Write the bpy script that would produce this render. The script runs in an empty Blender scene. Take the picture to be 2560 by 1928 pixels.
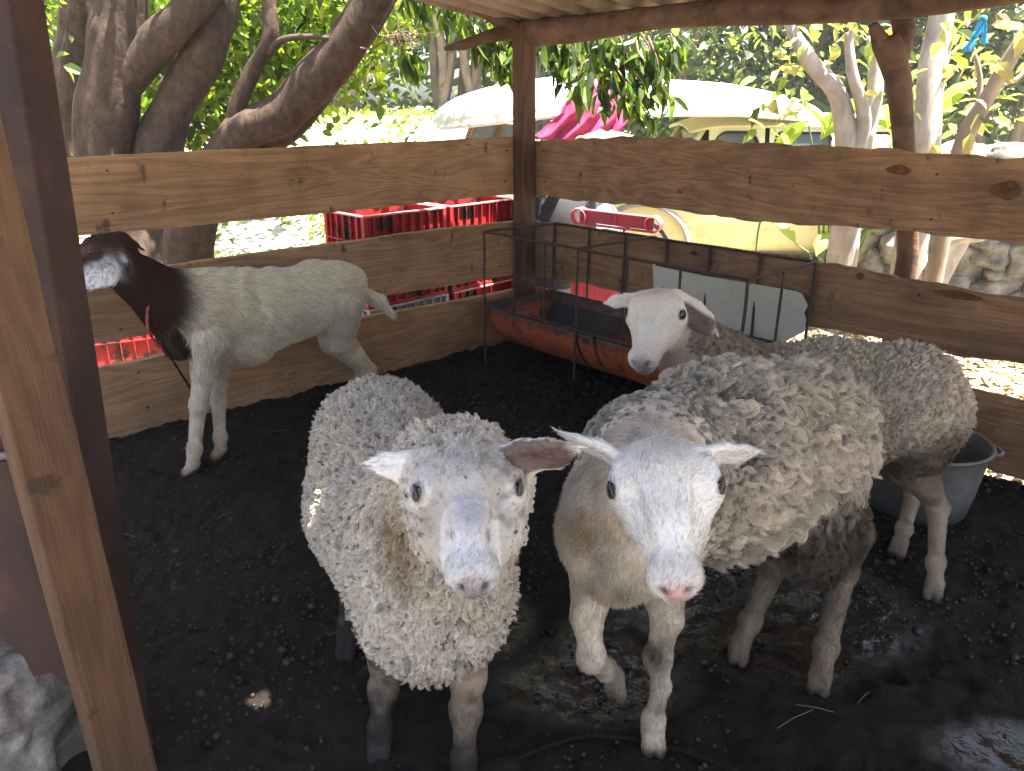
import bpy, math, random, numpy as np
from mathutils import Vector, Matrix, Quaternion

R = math.radians
SC = bpy.context.scene
COL = SC.collection

# ------------------------------------------------------------------ camera
CAM_H, PITCH, FPX = 1.5, R(20), 1950.0
cd = bpy.data.cameras.new('camera'); cam = bpy.data.objects.new('camera', cd); COL.objects.link(cam)
cam.location = (0, 0, CAM_H); cam.rotation_euler = (R(90) - PITCH, 0, 0)
cd.sensor_width = 36; cd.lens = FPX / 2560 * 36; cd.clip_start = .02; cd.clip_end = 500
SC.camera = cam
# ------------------------------------------------------------------ sky, sun, exposure
SUN_EL, SUN_AZ = 73, 105          # degrees; azimuth clockwise from +Y (high, from the right)
w = bpy.data.worlds.new('World'); SC.world = w; w.use_nodes = True
wt = w.node_tree
sky = wt.nodes.new('ShaderNodeTexSky'); sky.sky_type = 'NISHITA'; sky.sun_disc = False
sky.sun_elevation = R(SUN_EL); sky.sun_rotation = R(SUN_AZ); sky.dust_density = 3; sky.ozone_density = 1.; sky.air_density = 1.
bg = wt.nodes['Background']; wt.links.new(sky.outputs[0], bg.inputs[0]); bg.inputs[1].default_value = .058
sd = bpy.data.lights.new('sun', 'SUN'); sun = bpy.data.objects.new('sun', sd); COL.objects.link(sun)
sd.energy = 5.0; sd.angle = R(.5); sd.color = (1, .95, .86)
SUNV = Vector((math.sin(R(SUN_AZ)) * math.cos(R(SUN_EL)), math.cos(R(SUN_AZ)) * math.cos(R(SUN_EL)), math.sin(R(SUN_EL))))
sun.rotation_euler = SUNV.to_track_quat('Z', 'Y').to_euler()
SC.view_settings.view_transform = 'Standard'; SC.view_settings.look = 'None'
SC.view_settings.gamma = 1; SC.view_settings.use_curve_mapping = False
SC.view_settings.exposure = 3.3
SC.cycles.max_bounces = 7; SC.cycles.diffuse_bounces = 4; SC.cycles.glossy_bounces = 3
SC.render.resolution_x, SC.render.resolution_y = 1024, 771

# ------------------------------------------------------------------ photo pixel -> world
def ray(u, v):
    a = (u - 1280) / FPX; b = (v - 964) / FPX
    return Vector((a, math.cos(PITCH) - b * math.sin(PITCH), -math.sin(PITCH) - b * math.cos(PITCH)))
def G(u, v, z=0.):                      # hits the level z
    d = ray(u, v); t = (z - CAM_H) / d.z; return Vector((d.x * t, d.y * t, z))
def Y(u, v, y):                         # at the distance y
    d = ray(u, v); t = y / d.y; return Vector((d.x * t, y, CAM_H + d.z * t))
def dep(p): return p[1] * math.cos(PITCH) - (p[2] - CAM_H) * math.sin(PITCH)

# ------------------------------------------------------------------ objects
def tag(o, label=None, cat=None, group=None, kind=None):
    if label: o['label'] = label
    if cat: o['category'] = cat
    if group: o['group'] = group
    if kind: o['kind'] = kind
    return o
def empty(name, loc, label=None, cat=None, group=None):
    o = bpy.data.objects.new(name, None); COL.objects.link(o); o.location = loc; o.empty_display_size = .1
    return tag(o, label, cat, group)
def off(parent):
    v = Vector((0, 0, 0))
    while parent is not None:
        v += parent.location; parent = parent.parent
    return v
def link(o, parent=None):               # data are in world coordinates when parent has only translations
    COL.objects.link(o)
    if parent is not None: o.parent = parent
    return o
class MB:
    """collects world-space geometry for ONE mesh object"""
    def __init__(s): s.v = []; s.f = []; s.c = []
    def add(s, vs, fs, col=None):
        n = len(s.v); s.v += [tuple(p) for p in vs]; s.f += [tuple(i + n for i in q) for q in fs]
        if col is not None: s.c += [col] * len(vs)
    def box(s, c, size, M=None):
        c = Vector(c); M = M or Matrix.Identity(3)
        vs = [c + M @ Vector((x * size[0] / 2, y * size[1] / 2, z * size[2] / 2)) for x in (-1, 1) for y in (-1, 1) for z in (-1, 1)]
        s.add(vs, [(0, 1, 3, 2), (4, 6, 7, 5), (0, 4, 5, 1), (2, 3, 7, 6), (0, 2, 6, 4), (1, 5, 7, 3)])
    def tube(s, pts, rad, n=8, cap=True, wob=0., seed=0, flat=1., nrm=None):
        pts = [Vector(p) for p in pts]; K = len(pts)
        if not hasattr(rad, '__len__'): rad = [rad] * K
        rnd = random.Random(seed)
        t0 = (pts[1] - pts[0]).normalized()
        a = nrm or (Vector((0, 0, 1)) if abs(t0.z) < .9 else Vector((1, 0, 0)))
        vs = []
        ph = [rnd.random() * 6.28 for _ in range(4)]
        for i, p in enumerate(pts):
            t = (pts[min(i + 1, K - 1)] - pts[max(i - 1, 0)]).normalized()
            a = (a - t * a.dot(t)).normalized(); b = t.cross(a)
            for j in range(n):
                th = 2 * math.pi * j / n
                r = rad[i] * (1 + wob * (math.sin(2 * th + ph[0] + i * .7) + .7 * math.sin(3 * th + ph[1] - i * .45) + .6 * math.sin(i * 1.1 + ph[2])))
                vs.append(p + a * (math.cos(th) * r * flat) + b * (math.sin(th) * r))
        fs = [(i * n + j, i * n + (j + 1) % n, (i + 1) * n + (j + 1) % n, (i + 1) * n + j) for i in range(K - 1) for j in range(n)]
        if cap: fs += [tuple(reversed(range(n))), tuple((K - 1) * n + j for j in range(n))]
        s.add(vs, fs)
    def grid(s, fn, nu, nv, closeu=False):
        vs = [fn(i / (nu if closeu else nu - 1), j / (nv - 1)) for i in range(nu) for j in range(nv)]
        fs = []
        for i in range(nu if closeu else nu - 1):
            for j in range(nv - 1):
                i2 = (i + 1) % nu
                fs.append((i * nv + j, i2 * nv + j, i2 * nv + j + 1, i * nv + j + 1))
        s.add(vs, fs)
    def build(s, name, mat, parent=None, smooth=False, bevel=0, solid=0, sub=0, **tg):
        o_ = off(parent)
        me = bpy.data.meshes.new(name); me.from_pydata([Vector(p) - o_ for p in s.v], [], s.f); me.update()
        if s.c:
            a = me.color_attributes.new('col', 'FLOAT_COLOR', 'POINT')
            a.data.foreach_set('color', np.array([(*c, 1) if len(c) == 3 else c for c in s.c], 'f').ravel())
        if smooth: me.polygons.foreach_set('use_smooth', [True] * len(me.polygons))
        me.materials.append(mat)
        o = link(bpy.data.objects.new(name, me), parent)
        if solid: m = o.modifiers.new('s', 'SOLIDIFY'); m.thickness = solid; m.offset = 0
        if bevel: m = o.modifiers.new('b', 'BEVEL'); m.width = bevel; m.segments = 2; m.limit_method = 'ANGLE'
        if sub: m = o.modifiers.new('u', 'SUBSURF'); m.levels = m.render_levels = sub
        return tag(o, **tg)
def npmesh(name, V, F, mat, parent=None, smooth=True, col=None, **tg):
    """numpy verts + uniform faces (n,k) -> object"""
    o_ = np.array(off(parent), 'f')
    V = np.asarray(V, 'f') - o_; F = np.asarray(F, 'i'); k = F.shape[1]
    me = bpy.data.meshes.new(name)
    me.vertices.add(len(V)); me.vertices.foreach_set('co', V.ravel())
    me.loops.add(F.size); me.loops.foreach_set('vertex_index', F.ravel())
    me.polygons.add(len(F)); me.polygons.foreach_set('loop_start', np.arange(0, F.size, k, dtype='i'))
    me.polygons.foreach_set('use_smooth', np.full(len(F), smooth))
    me.update(calc_edges=True); me.validate()
    if col is not None:
        a = me.color_attributes.new('col', 'FLOAT_COLOR', 'POINT')
        a.data.foreach_set('color', np.hstack([col, np.ones((len(col), 1))]).astype('f').ravel())
    me.materials.append(mat)
    return tag(link(bpy.data.objects.new(name, me), parent), **tg)

# ------------------------------------------------------------------ numpy noise
def vnoise(P, freq, seed=0):
    P = np.asarray(P, 'f8') * freq + seed * 17.13
    i = np.floor(P).astype(np.int64); f = P - i; f = f * f * (3 - 2 * f); out = 0
    for dx in (0, 1):
        for dy in (0, 1):
            for dz in (0, 1):
                h = ((i[:, 0] + dx) * 73856093) ^ ((i[:, 1] + dy) * 19349663) ^ ((i[:, 2] + dz) * 83492791)
                h = (h ^ (h >> 13)) * 1274126177 & 0x7fffffff; h = (h ^ (h >> 16)) & 0xffff
                out = out + (h / 65535.) * np.abs(1 - dx - f[:, 0]) * np.abs(1 - dy - f[:, 1]) * np.abs(1 - dz - f[:, 2])
    return out
def fnoise(P, freq, seed=0, oc=3):
    s = 0; a = .5
    for k in range(oc): s = s + a * vnoise(P, freq * 2 ** k, seed + k); a *= .5
    return s / (1 - .5 ** oc)

# ------------------------------------------------------------------ materials
class T:
    def __init__(s, name):
        s.m = bpy.data.materials.new(name); s.m.use_nodes = True; s.t = s.m.node_tree
        s.b = s.t.nodes['Principled BSDF']; s.out = s.t.nodes['Material Output']
    def n(s, typ, ins=None, **at):
        nd = s.t.nodes.new('ShaderNode' + typ)
        for k, v in at.items(): setattr(nd, k, v)
        for k, v in (ins or {}).items(): s.set(nd.inputs[k], v)
        return nd
    def set(s, sock, v):
        if isinstance(v, bpy.types.NodeSocket): s.t.links.new(v, sock)
        elif isinstance(v, bpy.types.Node): s.t.links.new(v.outputs[0], sock)
        else:
            if sock.type == 'RGBA' and len(v) == 3: v = (*v, 1)
            sock.default_value = v
    def p(s, **k):
        for a, v in k.items(): s.set(s.b.inputs[a.replace('_', ' ')], v)
        return s.m
    def co(s, scale=(1, 1, 1), rot=(0, 0, 0), which='Object'):
        tc = s.n('TexCoord'); return s.n('Mapping', {'Vector': tc.outputs[which], 'Scale': scale, 'Rotation': rot})
    def noise(s, co, scale, detail=4, rough=.55, dist=0):
        return s.n('TexNoise', {'Vector': co, 'Scale': scale, 'Detail': detail, 'Roughness': rough, 'Distortion': dist}).outputs[0]
    def ramp(s, fac, *stops):
        r = s.n('ValToRGB', {'Fac': fac}); e = r.color_ramp.elements
        while len(e) < len(stops): e.new(.5)
        for q, (p, c) in zip(e, stops): q.position = p; q.color = (*c, 1) if hasattr(c, '__len__') else (c, c, c, 1)
        return r.outputs[0]
    def mix(s, fac, a, b, mode='MIX'):
        m = s.n('Mix', data_type='RGBA', blend_type=mode); s.set(m.inputs[0], fac); s.set(m.inputs[6], a); s.set(m.inputs[7], b); return m.outputs[2]
    def math(s, op, a, b=0., c=0.):
        m = s.n('Math', operation=op); s.set(m.inputs[0], a); s.set(m.inputs[1], b); s.set(m.inputs[2], c); return m.outputs[0]
    def bump(s, h, strength=.4, dist=.01, nrm=None):
        b = s.n('Bump', {'Height': h, 'Strength': strength, 'Distance': dist})
        if nrm is not None: s.set(b.inputs['Normal'], nrm)
        return b.outputs[0]

def wood(name, light, dark, stain=.6, rough=.75, dirt=(.035, .022, .014), rnd=.25, knots=True):
    t = T(name); oi = t.n('ObjectInfo'); tc = t.n('TexCoord')
    ofs = t.n('VectorMath', {0: tc.outputs['Object'], 1: t.n('CombineXYZ', {0: t.math('MULTIPLY', oi.outputs['Random'], 31.), 2: t.math('MULTIPLY', oi.outputs['Random'], 7.)}).outputs[0]}, operation='ADD').outputs[0]
    st = t.n('Mapping', {'Vector': ofs, 'Scale': (.55, 5, 5)}).outputs[0]
    fi = t.n('Mapping', {'Vector': ofs, 'Scale': (5, 190, 190)}).outputs[0]
    big = t.noise(st, 1.3, 3, .5, .6)
    ring = t.math('SINE', t.math('MULTIPLY', big, 75.))
    ring = t.math('MULTIPLY_ADD', ring, .5, .5)
    fine = t.noise(fi, 1., 5, .65)
    g = t.math('ADD', t.math('MULTIPLY', ring, .2), t.math('MULTIPLY', fine, .75))
    c = t.ramp(g, (.28, dark), (.68, light))
    c = t.mix(t.ramp(t.noise(t.n('Mapping', {'Vector': ofs, 'Scale': (14, 3, 3)}).outputs[0], 9, 3, .6), (.5, 0.), (.75, .3)), c, dark)
    blot = t.noise(ofs, 2.3, 5, .6)
    c = t.mix(t.ramp(blot, (.42, 0.), (.7, stain)), c, dirt)
    sp = t.noise(t.n('Mapping', {'Vector': ofs, 'Scale': (1.6, 1, .8)}).outputs[0], 8, 5, .62)
    c = t.mix(t.ramp(sp, (.62, 0.), (.69, .75)), c, dirt)
    if knots:
        vo = t.n('TexVoronoi', {'Vector': t.n('Mapping', {'Vector': ofs, 'Scale': (1.2, 1, 2.5)}).outputs[0], 'Scale': 1.45, 'Randomness': 1})
        c = t.mix(t.ramp(vo.outputs[0], (.03, .9), (.055, 0.)), c, (.03, .014, .007))
    hs = t.n('HueSaturation', {'Value': t.math('MULTIPLY_ADD', oi.outputs['Random'], rnd, 1 - rnd / 2), 'Color': c})
    nb = t.bump(t.math('ADD', fine, t.math('MULTIPLY', ring, .25)), .6, .005)
    return t.p(Base_Color=hs.outputs[0], Roughness=rough, Normal=nb, Specular_IOR_Level=.25)
def simple(name, col, rough=.5, metal=0., var=.3, scale=8., bump=.15, dirt=None, dscale=6., dlo=.5, dhi=.62, spec=.5):
    t = T(name); co = t.co().outputs[0]; n = t.noise(co, scale, 6, .6)
    c = t.mix(t.ramp(n, (.3, 0.), (.7, 1.)), tuple(x * (1 - var) for x in col), tuple(min(1, x * (1 + var * .6)) for x in col))
    if dirt is not None: c = t.mix(t.ramp(t.noise(co, dscale, 8, .65, .3), (dlo, 0.), (dhi, .92)), c, dirt)
    return t.p(Base_Color=c, Roughness=rough, Metallic=metal, Normal=t.bump(n, bump, .01), Specular_IOR_Level=spec)
def attrmat(name, rough=.7, trans=0., spec=.3, sheen=0., sss=0.):
    t = T(name); a = t.n('Attribute', attribute_name='col')
    t.p(Base_Color=a.outputs[0], Roughness=rough, Specular_IOR_Level=spec)
    if trans:
        tr = t.n('BsdfTranslucent', {'Color': t.mix(1., a.outputs[0], (1.9, 1.9, .55), 'MULTIPLY')})
        mx = t.n('MixShader', {0: trans, 1: t.b.outputs[0], 2: tr.outputs[0]}); t.t.links.new(mx.outputs[0], t.out.inputs[0])
    return t.m

M_PLANK = wood('plank_wood', (.40, .232, .118), (.23, .12, .056), .5)
M_PLANKR = wood('rough_plank_wood', (.33, .185, .096), (.18, .092, .046), .6)
M_POST = wood('post_wood', (.12, .06, .034), (.05, .025, .015), .7, knots=False)
M_TIMBER = wood('gate_timber', (.125, .068, .034), (.078, .039, .019), .35, rnd=.05)
M_LEAF = attrmat('leaf', .45, .5, .4)
def bark(name, a, b, scale=14., bump=.6, stretch=(1, 1, .35)):
    t = T(name); co = t.co(stretch).outputs[0]; n = t.noise(co, scale, 8, .62, .4); n2 = t.noise(t.co().outputs[0], 2.5, 4)
    c = t.ramp(n, (.3, a), (.7, b)); c = t.mix(t.ramp(n2, (.45, 0.), (.75, .5)), c, tuple(x * .5 for x in a))
    return t.p(Base_Color=c, Roughness=.85, Normal=t.bump(n, bump, .012), Specular_IOR_Level=.2)
M_BARK = bark('smooth_bark', (.028, .019, .013), (.085, .058, .041), 20., 1.0, (1, 1, .6))
M_BARKP = bark('pale_bark', (.22, .19, .16), (.40, .36, .32))
M_LOG = bark('log_bark', (.055, .033, .023), (.16, .10, .068), 9., .8, (1, 1, 1))
M_STEM = bark('dry_stems', (.16, .12, .09), (.34, .27, .2), 6.)
def lerp(a, b, t_): return Vector(a).lerp(Vector(b), t_)
def unit(a): return a / np.maximum(np.linalg.norm(a, axis=-1), 1e-9)[..., None]
# ================================================================== the ground
rng = np.random.default_rng(5); random.seed(5)
CORNER = G(1312, 845); LP = G(250, 1105); RP = G(2560, 1215)
DL = (LP - CORNER).normalized(); DR = (RP - CORNER).normalized()       # along the two fences, away from the corner
NL = Vector((-DL.y, DL.x, 0)); NL = NL if NL.dot(Vector((-1, 1, 0))) > 0 else -NL     # outward normals
NR = Vector((-DR.y, DR.x, 0)); NR = NR if NR.dot(Vector((1, 1, 0))) > 0 else -NR

t = T('soil'); co = t.co(which='Object').outputs[0]
n1 = t.noise(co, .8, 6, .6); n2 = t.noise(co, 14, 8, .65); n3 = t.noise(co, 60, 4, .6)
c = t.ramp(n2, (.3, (.13, .095, .065)), (.7, (.34, .28, .21)))
c = t.mix(t.ramp(n1, (.5, 0.), (.66, .55)), c, (.12, .15, .05))
t.p(Base_Color=c, Roughness=.95, Normal=t.bump(t.math('ADD', n2, t.math('MULTIPLY', n3, .4)), .7, .03))
M_SOIL = t.m
def gz(x, y): return 0.
mb = MB(); mb.add([(-200, -150, -.03), (200, -150, -.03), (200, 300, -.03), (-200, 300, -.03)], [(0, 1, 2, 3)])
mb.build('ground', M_SOIL, kind='structure')

# the trampled wet floor of the pen
t = T('wet_mud'); co = t.co(which='Object').outputs[0]
n1 = t.noise(co, 1.1, 4, .55); n2 = t.noise(co, 22, 8, .7); n3 = t.noise(co, 90, 5, .6); n4 = t.noise(co, 34, 3, .5)
at = t.n('Attribute', attribute_name='col')
sp = t.n('SeparateColor', {0: at.outputs[0]})
wet = sp.outputs[0]
c = t.ramp(n2, (.3, (.006, .0045, .0035)), (.75, (.019, .0135, .0098)))
c = t.mix(t.ramp(n1, (.5, 0.), (.7, .6)), c, (.027, .019, .013))
c = t.mix(t.math('MULTIPLY', wet, .75), c, (.008, .0065, .006))
ro = t.math('SUBTRACT', t.ramp(n2, (.35, .85), (.7, .66)), t.math('MULTIPLY', wet, .8))
t.p(Base_Color=c, Roughness=ro, Normal=t.bump(n4, t.math('MULTIPLY', wet, .5), .016, t.bump(t.math('ADD', n2, t.math('MULTIPLY', n3, .5)), t.math('SUBTRACT', .9, t.math('MULTIPLY', wet, .8)), .014)), Specular_IOR_Level=t.math('MULTIPLY_ADD', wet, .88, .12))
M_MUD = t.m
nx, ny = 500, 450
gx, gy = np.meshgrid(np.linspace(-3.3, 3.3, nx), np.linspace(-.9, 5.0, ny), indexing='ij')
P = np.stack([gx.ravel(), gy.ravel(), np.zeros(nx * ny)], 1)
P2 = P.copy()
wet = np.zeros(len(P))
for u, v, rx, ry in [(1790, 1480, .40, .36), (2080, 1530, .26, .26), (1950, 1620, .22, .2), (2540, 1880, .22, .10), (1480, 1720, .28, .16), (1180, 1560, .2, .2), (1560, 1640, .22, .2), (1700, 1380, .2, .25)]:
    g = G(u, v); q = ((P[:, 0] - g.x) / rx) ** 2 + ((P[:, 1] - g.y) / ry) ** 2
    wet = np.maximum(wet, np.clip(1.5 - q * 1.2, 0, 1))
wet *= np.clip((fnoise(P2, 9, 3) - .22) * 8, 0, 1)
z = .012 + .02 * (fnoise(P2, 2.2, 1) - .5) + .044 * (fnoise(P2, 11, 2) - .5) + .022 * (fnoise(P2, 32, 8, 2) - .5)
for _ in range(230):                      # hoof prints pressed into the mud
    hx, hy, ha = rng.uniform(-2.2, 2.6), rng.uniform(1.0, 4.8), rng.uniform(0, 6.28); ii = np.nonzero((np.abs(P[:, 0] - hx) < .09) & (np.abs(P[:, 1] - hy) < .09))[0]
    lx = (P[ii, 0] - hx) * math.cos(ha) + (P[ii, 1] - hy) * math.sin(ha); ly = -(P[ii, 0] - hx) * math.sin(ha) + (P[ii, 1] - hy) * math.cos(ha)
    rr = np.sqrt((lx / .042) ** 2 + ((np.abs(ly) - .010) / .020) ** 2); z[ii] += -.016 * np.clip(1.15 - rr, 0, 1) + .007 * np.exp(-((rr - 1.5) / .35) ** 2)
z = np.where(wet > 0, z * (1 - .45 * wet) + .45 * wet * (-.004), z)
# keep the sheet inside the fence
Q = P[:, :2] - np.array(CORNER[:2])
inl = Q @ np.array(NL[:2]) < -.012; inr = Q @ np.array(NR[:2]) < -.012
P[:, 2] = z
ok = (inl & inr).reshape(nx, ny)
I = np.arange(nx * ny).reshape(nx, ny)
cell = ok[:-1, :-1] & ok[1:, :-1] & ok[1:, 1:] & ok[:-1, 1:]
F = np.stack([I[:-1, :-1], I[1:, :-1], I[1:, 1:], I[:-1, 1:]], -1)[cell]
npmesh('pen_floor', P, F, M_MUD, col=np.stack([wet] * 3, 1), kind='structure')
def floorz(x, y):
    return 0.012

# droppings and mud crumbs: nobody could count them
ico_v = []; ico_f = []
def ico():
    p = (1 + 5 ** .5) / 2
    v = np.array([(-1, p, 0), (1, p, 0), (-1, -p, 0), (1, -p, 0), (0, -1, p), (0, 1, p), (0, -1, -p), (0, 1, -p), (p, 0, -1), (p, 0, 1), (-p, 0, -1), (-p, 0, 1)], 'f'); v /= np.linalg.norm(v[0])
    f = np.array([(0, 11, 5), (0, 5, 1), (0, 1, 7), (0, 7, 10), (0, 10, 11), (1, 5, 9), (5, 11, 4), (11, 10, 2), (10, 7, 6), (7, 1, 8), (3, 9, 4), (3, 4, 2), (3, 2, 6), (3, 6, 8), (3, 8, 9), (4, 9, 5), (2, 4, 11), (6, 2, 10), (8, 6, 7), (9, 8, 1)])
    return v, f
IV, IF = ico()
def rotm(n):
    q = rng.normal(size=(n, 4)); q /= np.linalg.norm(q, axis=1)[:, None]; a, b, c, d = q.T
    return np.stack([np.stack([1 - 2 * (c * c + d * d), 2 * (b * c - a * d), 2 * (b * d + a * c)], -1), np.stack([2 * (b * c + a * d), 1 - 2 * (b * b + d * d), 2 * (c * d - a * b)], -1), np.stack([2 * (b * d - a * c), 2 * (c * d + a * b), 1 - 2 * (b * b + c * c)], -1)], 1)
def scatter(pos, size, tv, tf, stretch=None):
    n = len(pos); Rm = rotm(n); tvs = tv[None] * (stretch if stretch is not None else 1)
    V = np.einsum('nij,nkj->nki', Rm, np.broadcast_to(tvs, (n, len(tv), 3))) * np.asarray(size)[:, None, None] + pos[:, None]
    F = (tf[None] + (np.arange(n) * len(tv))[:, None, None]).reshape(-1, tf.shape[1])
    return V.reshape(-1, 3), F
n = 17000
pp = np.stack([rng.uniform(-2.4, 2.6, n), rng.uniform(.9, 4.9, n), np.zeros(n)], 1)
dens = fnoise(pp, 1.6, 11); pp = pp[rng.uniform(size=n) < np.clip((dens - .36) * 4, 0.03, 1)]
extra = np.concatenate([np.stack([rng.normal(G(u, v).x, .2, 110), rng.normal(G(u, v).y, .18, 110), np.zeros(110)], 1) for u, v in [(640, 1820), (760, 1640), (470, 1420), (2200, 1500)]])
pp = np.concatenate([pp, extra]); Q = pp[:, :2] - np.array(CORNER[:2])
pp = pp[(Q @ np.array(NL[:2]) < -.03) & (Q @ np.array(NR[:2]) < -.03)]
big = rng.uniform(size=len(pp)) < .05; pp[:, 2] = .012 + rng.uniform(-.006, .004, len(pp))
V, F = scatter(pp, np.where(big, rng.uniform(.008, .017, len(pp)), rng.uniform(.003, .0085, len(pp))), IV * (1 + .25 * rng.normal(size=(12, 1))), IF, np.array((1.25, 1, .9)))
M_DROP = simple('droppings', (.017, .013, .011), .55, spec=.4, var=.4, scale=30)
npmesh('droppings', V, F, M_DROP, label='small dark round droppings scattered over the muddy floor', category=None) if False else tag(npmesh('droppings', V, F, M_DROP), 'small dark round droppings scattered over the muddy floor', 'droppings', kind='stuff')

# straw bits on the floor
M_STRAW = simple('straw', (.15, .11, .065), .8)
for i, (u, v, L, an) in enumerate([(1985, 1800, .12, .5), (2040, 1775, .1, -.4), (560, 1290, .06, .9), (690, 1080, .09, .3), (320, 1340, .05, -.6), (1250, 870, .05, 1.2), (2160, 1745, .09, .7)]):
    g = G(u, v, .02); d = Vector((math.cos(an), math.sin(an), 0)); m = MB()
    m.tube([g - d * L / 2, g + Vector((0, 0, .008)), g + d * L / 2 + Vector((.01, .01, -.003))], .0011, 5)
    m.build('straw_stalk', M_STRAW, label='thin dry straw stalk ' + ('at the end of the muddy floor rope', 'crossing another stalk near the floor rope', 'in front of the goat hooves', 'near the foot of the left fence beside the goat', 'beside the rusty steel post', 'by the leg of the feed trough', 'on the wet mud near the basin sheep')[i], cat='straw', group='straw stalks on the pen floor')

# ================================================================== fences
def plank(name, A, B, z0, z1, mat, parent, seed, thick=.032, ew=.012, outward=None, dz0=0, dz1=0):
    """a rough-sawn board from A to B; local x runs along the board"""
    L = (B - A).length; d = (B - A).normalized(); n = int(L / .035) + 2; rd = random.Random(seed)
    def wav(k): return [(rd.uniform(.4, 1) * a, rd.uniform(.6, 1.4) * f, rd.uniform(0, 6.3)) for a, f in ((1, 2.2), (.5, 6), (.28, 17), (.2, 41), (.16, 83))]
    wt_, wb = wav(0), wav(1)
    vs = []
    for i in range(n):
        x = i / (n - 1) * L; s = i / (n - 1)
        e1 = sum(a * math.sin(f * x + p) for a, f, p in wt_) * ew + rd.uniform(-.12, .12) * ew
        e0 = sum(a * math.sin(f * x + p) for a, f, p in wb) * ew + rd.uniform(-.12, .12) * ew
        a0 = z0 + e0 + dz0 * s; a1 = z1 + e1 + dz1 * s
        wy = .004 * math.sin(x * 2.1 + seed)
        for (yy, zz) in ((-thick / 2, a0), (-thick / 2, a0 * .5 + a1 * .5), (-thick / 2 + rd.uniform(0, .006), a1), (thick / 2, a1 - rd.uniform(0, .008)), (thick / 2, a0 * .5 + a1 * .5), (thick / 2, a0)):
            vs.append((x, yy + wy, zz))
    fs = [(i * 6 + j, (i + 1) * 6 + j, (i + 1) * 6 + (j + 1) % 6, i * 6 + (j + 1) % 6) for i in range(n - 1) for j in range(6)]
    fs += [tuple(reversed(range(6))), tuple((n - 1) * 6 + j for j in range(6))]
    me = bpy.data.meshes.new(name); me.from_pydata(vs, [], fs); me.update(); me.materials.append(mat)
    import bmesh
    bm = bmesh.new(); bm.from_mesh(me); bmesh.ops.recalc_face_normals(bm, faces=bm.faces); bm.to_mesh(me); bm.free()
    o = bpy.data.objects.new(name, me); link(o, parent)
    o.location = A - off(parent); o.rotation_euler = (0, 0, math.atan2(d.y, d.x))
    return o
up = Vector((0, 0, 1))
Lend = CORNER + DL * 3.55; Rend = CORNER + DR * 4.3
Z = Vector((0, 0, 0))
fl = empty('board_fence', CORNER + DL * 1.7, 'fence of three straight sawn boards behind the brown and white goat', 'fence')
A = CORNER + DL * .035
for k, (z0, z1, e, a, b) in enumerate([(.955, 1.303, .004, -.0, -.035), (.445, .795, .007, .04, -.01), (-.025, .355, .006, .0, .01)]):
    plank('plank', A, Lend, z0, z1, M_PLANK, fl, 10 + k, ew=e, dz0=a * 1., dz1=b * 1.)
fr = empty('board_fence', CORNER + DR * 2., 'fence of rough wavy-edged boards with knots behind the feed trough', 'fence')
A = CORNER + DR * .035
for k, (z0, z1, e, a, b) in enumerate([(.945, 1.300, .016, .06, .03), (.435, .805, .015, .12, -.03), (-.02, .36, .012, .05, .02)]):
    plank('plank', A, Rend, z0, z1, M_PLANKR, fr, 20 + k, ew=e, dz0=a, dz1=b)
M_KNOT = bark('knot', (.05, .024, .011), (.16, .08, .037), 30., 1., (1, 1, 1))
def knot(u, v, a, b, par):
    d = ray(u, v); o = Vector((0, 0, CAM_H)); p0 = CORNER - NR * .0165; tt = (p0 - o).dot(NR) / d.dot(NR); c = o + d * tt; m = MB()
    m.grid(lambda s, r: c + DR * (math.cos(s * 6.28319) * a * r * (1 + .12 * math.sin(s * 12.566 + u))) + Vector((0, 0, math.sin(s * 6.28319) * b * r * (1 + .15 * math.sin(s * 18.85 + v)))) - NR * (.004 * (1 - r) * (r > .3) + .001), 32, 5, True)
    m.build('knot', M_KNOT, par, smooth=True)
for q in ((2515, 476, .05, .036), (2395, 738, .085, .018), (1452, 436, .013, .013), (2245, 425, .05, .02), (1700, 480, .012, .012), (2150, 690, .016, .016), (2130, 860, .014, .014), (1640, 600, .045, .008)): knot(*q, fr)
M_NAIL = simple('rusty_nail', (.03, .018, .013), .7, .3)
for par, dirv, nrm in ((fl, DL, NL), (fr, DR, NR)):
    for zz in (1.22, 1.04, .72, .52, .30, .12):
        for s_ in (.20, 2.45):
            c = CORNER + dirv * (s_ + .03 * math.sin(zz * 40)) + Vector((0, 0, zz)) - nrm * .0175; m = MB()
            m.tube([c + nrm * .004, c - nrm * .003], [.006, .005], 8); m.build('nail', M_NAIL, par, smooth=False)
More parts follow.
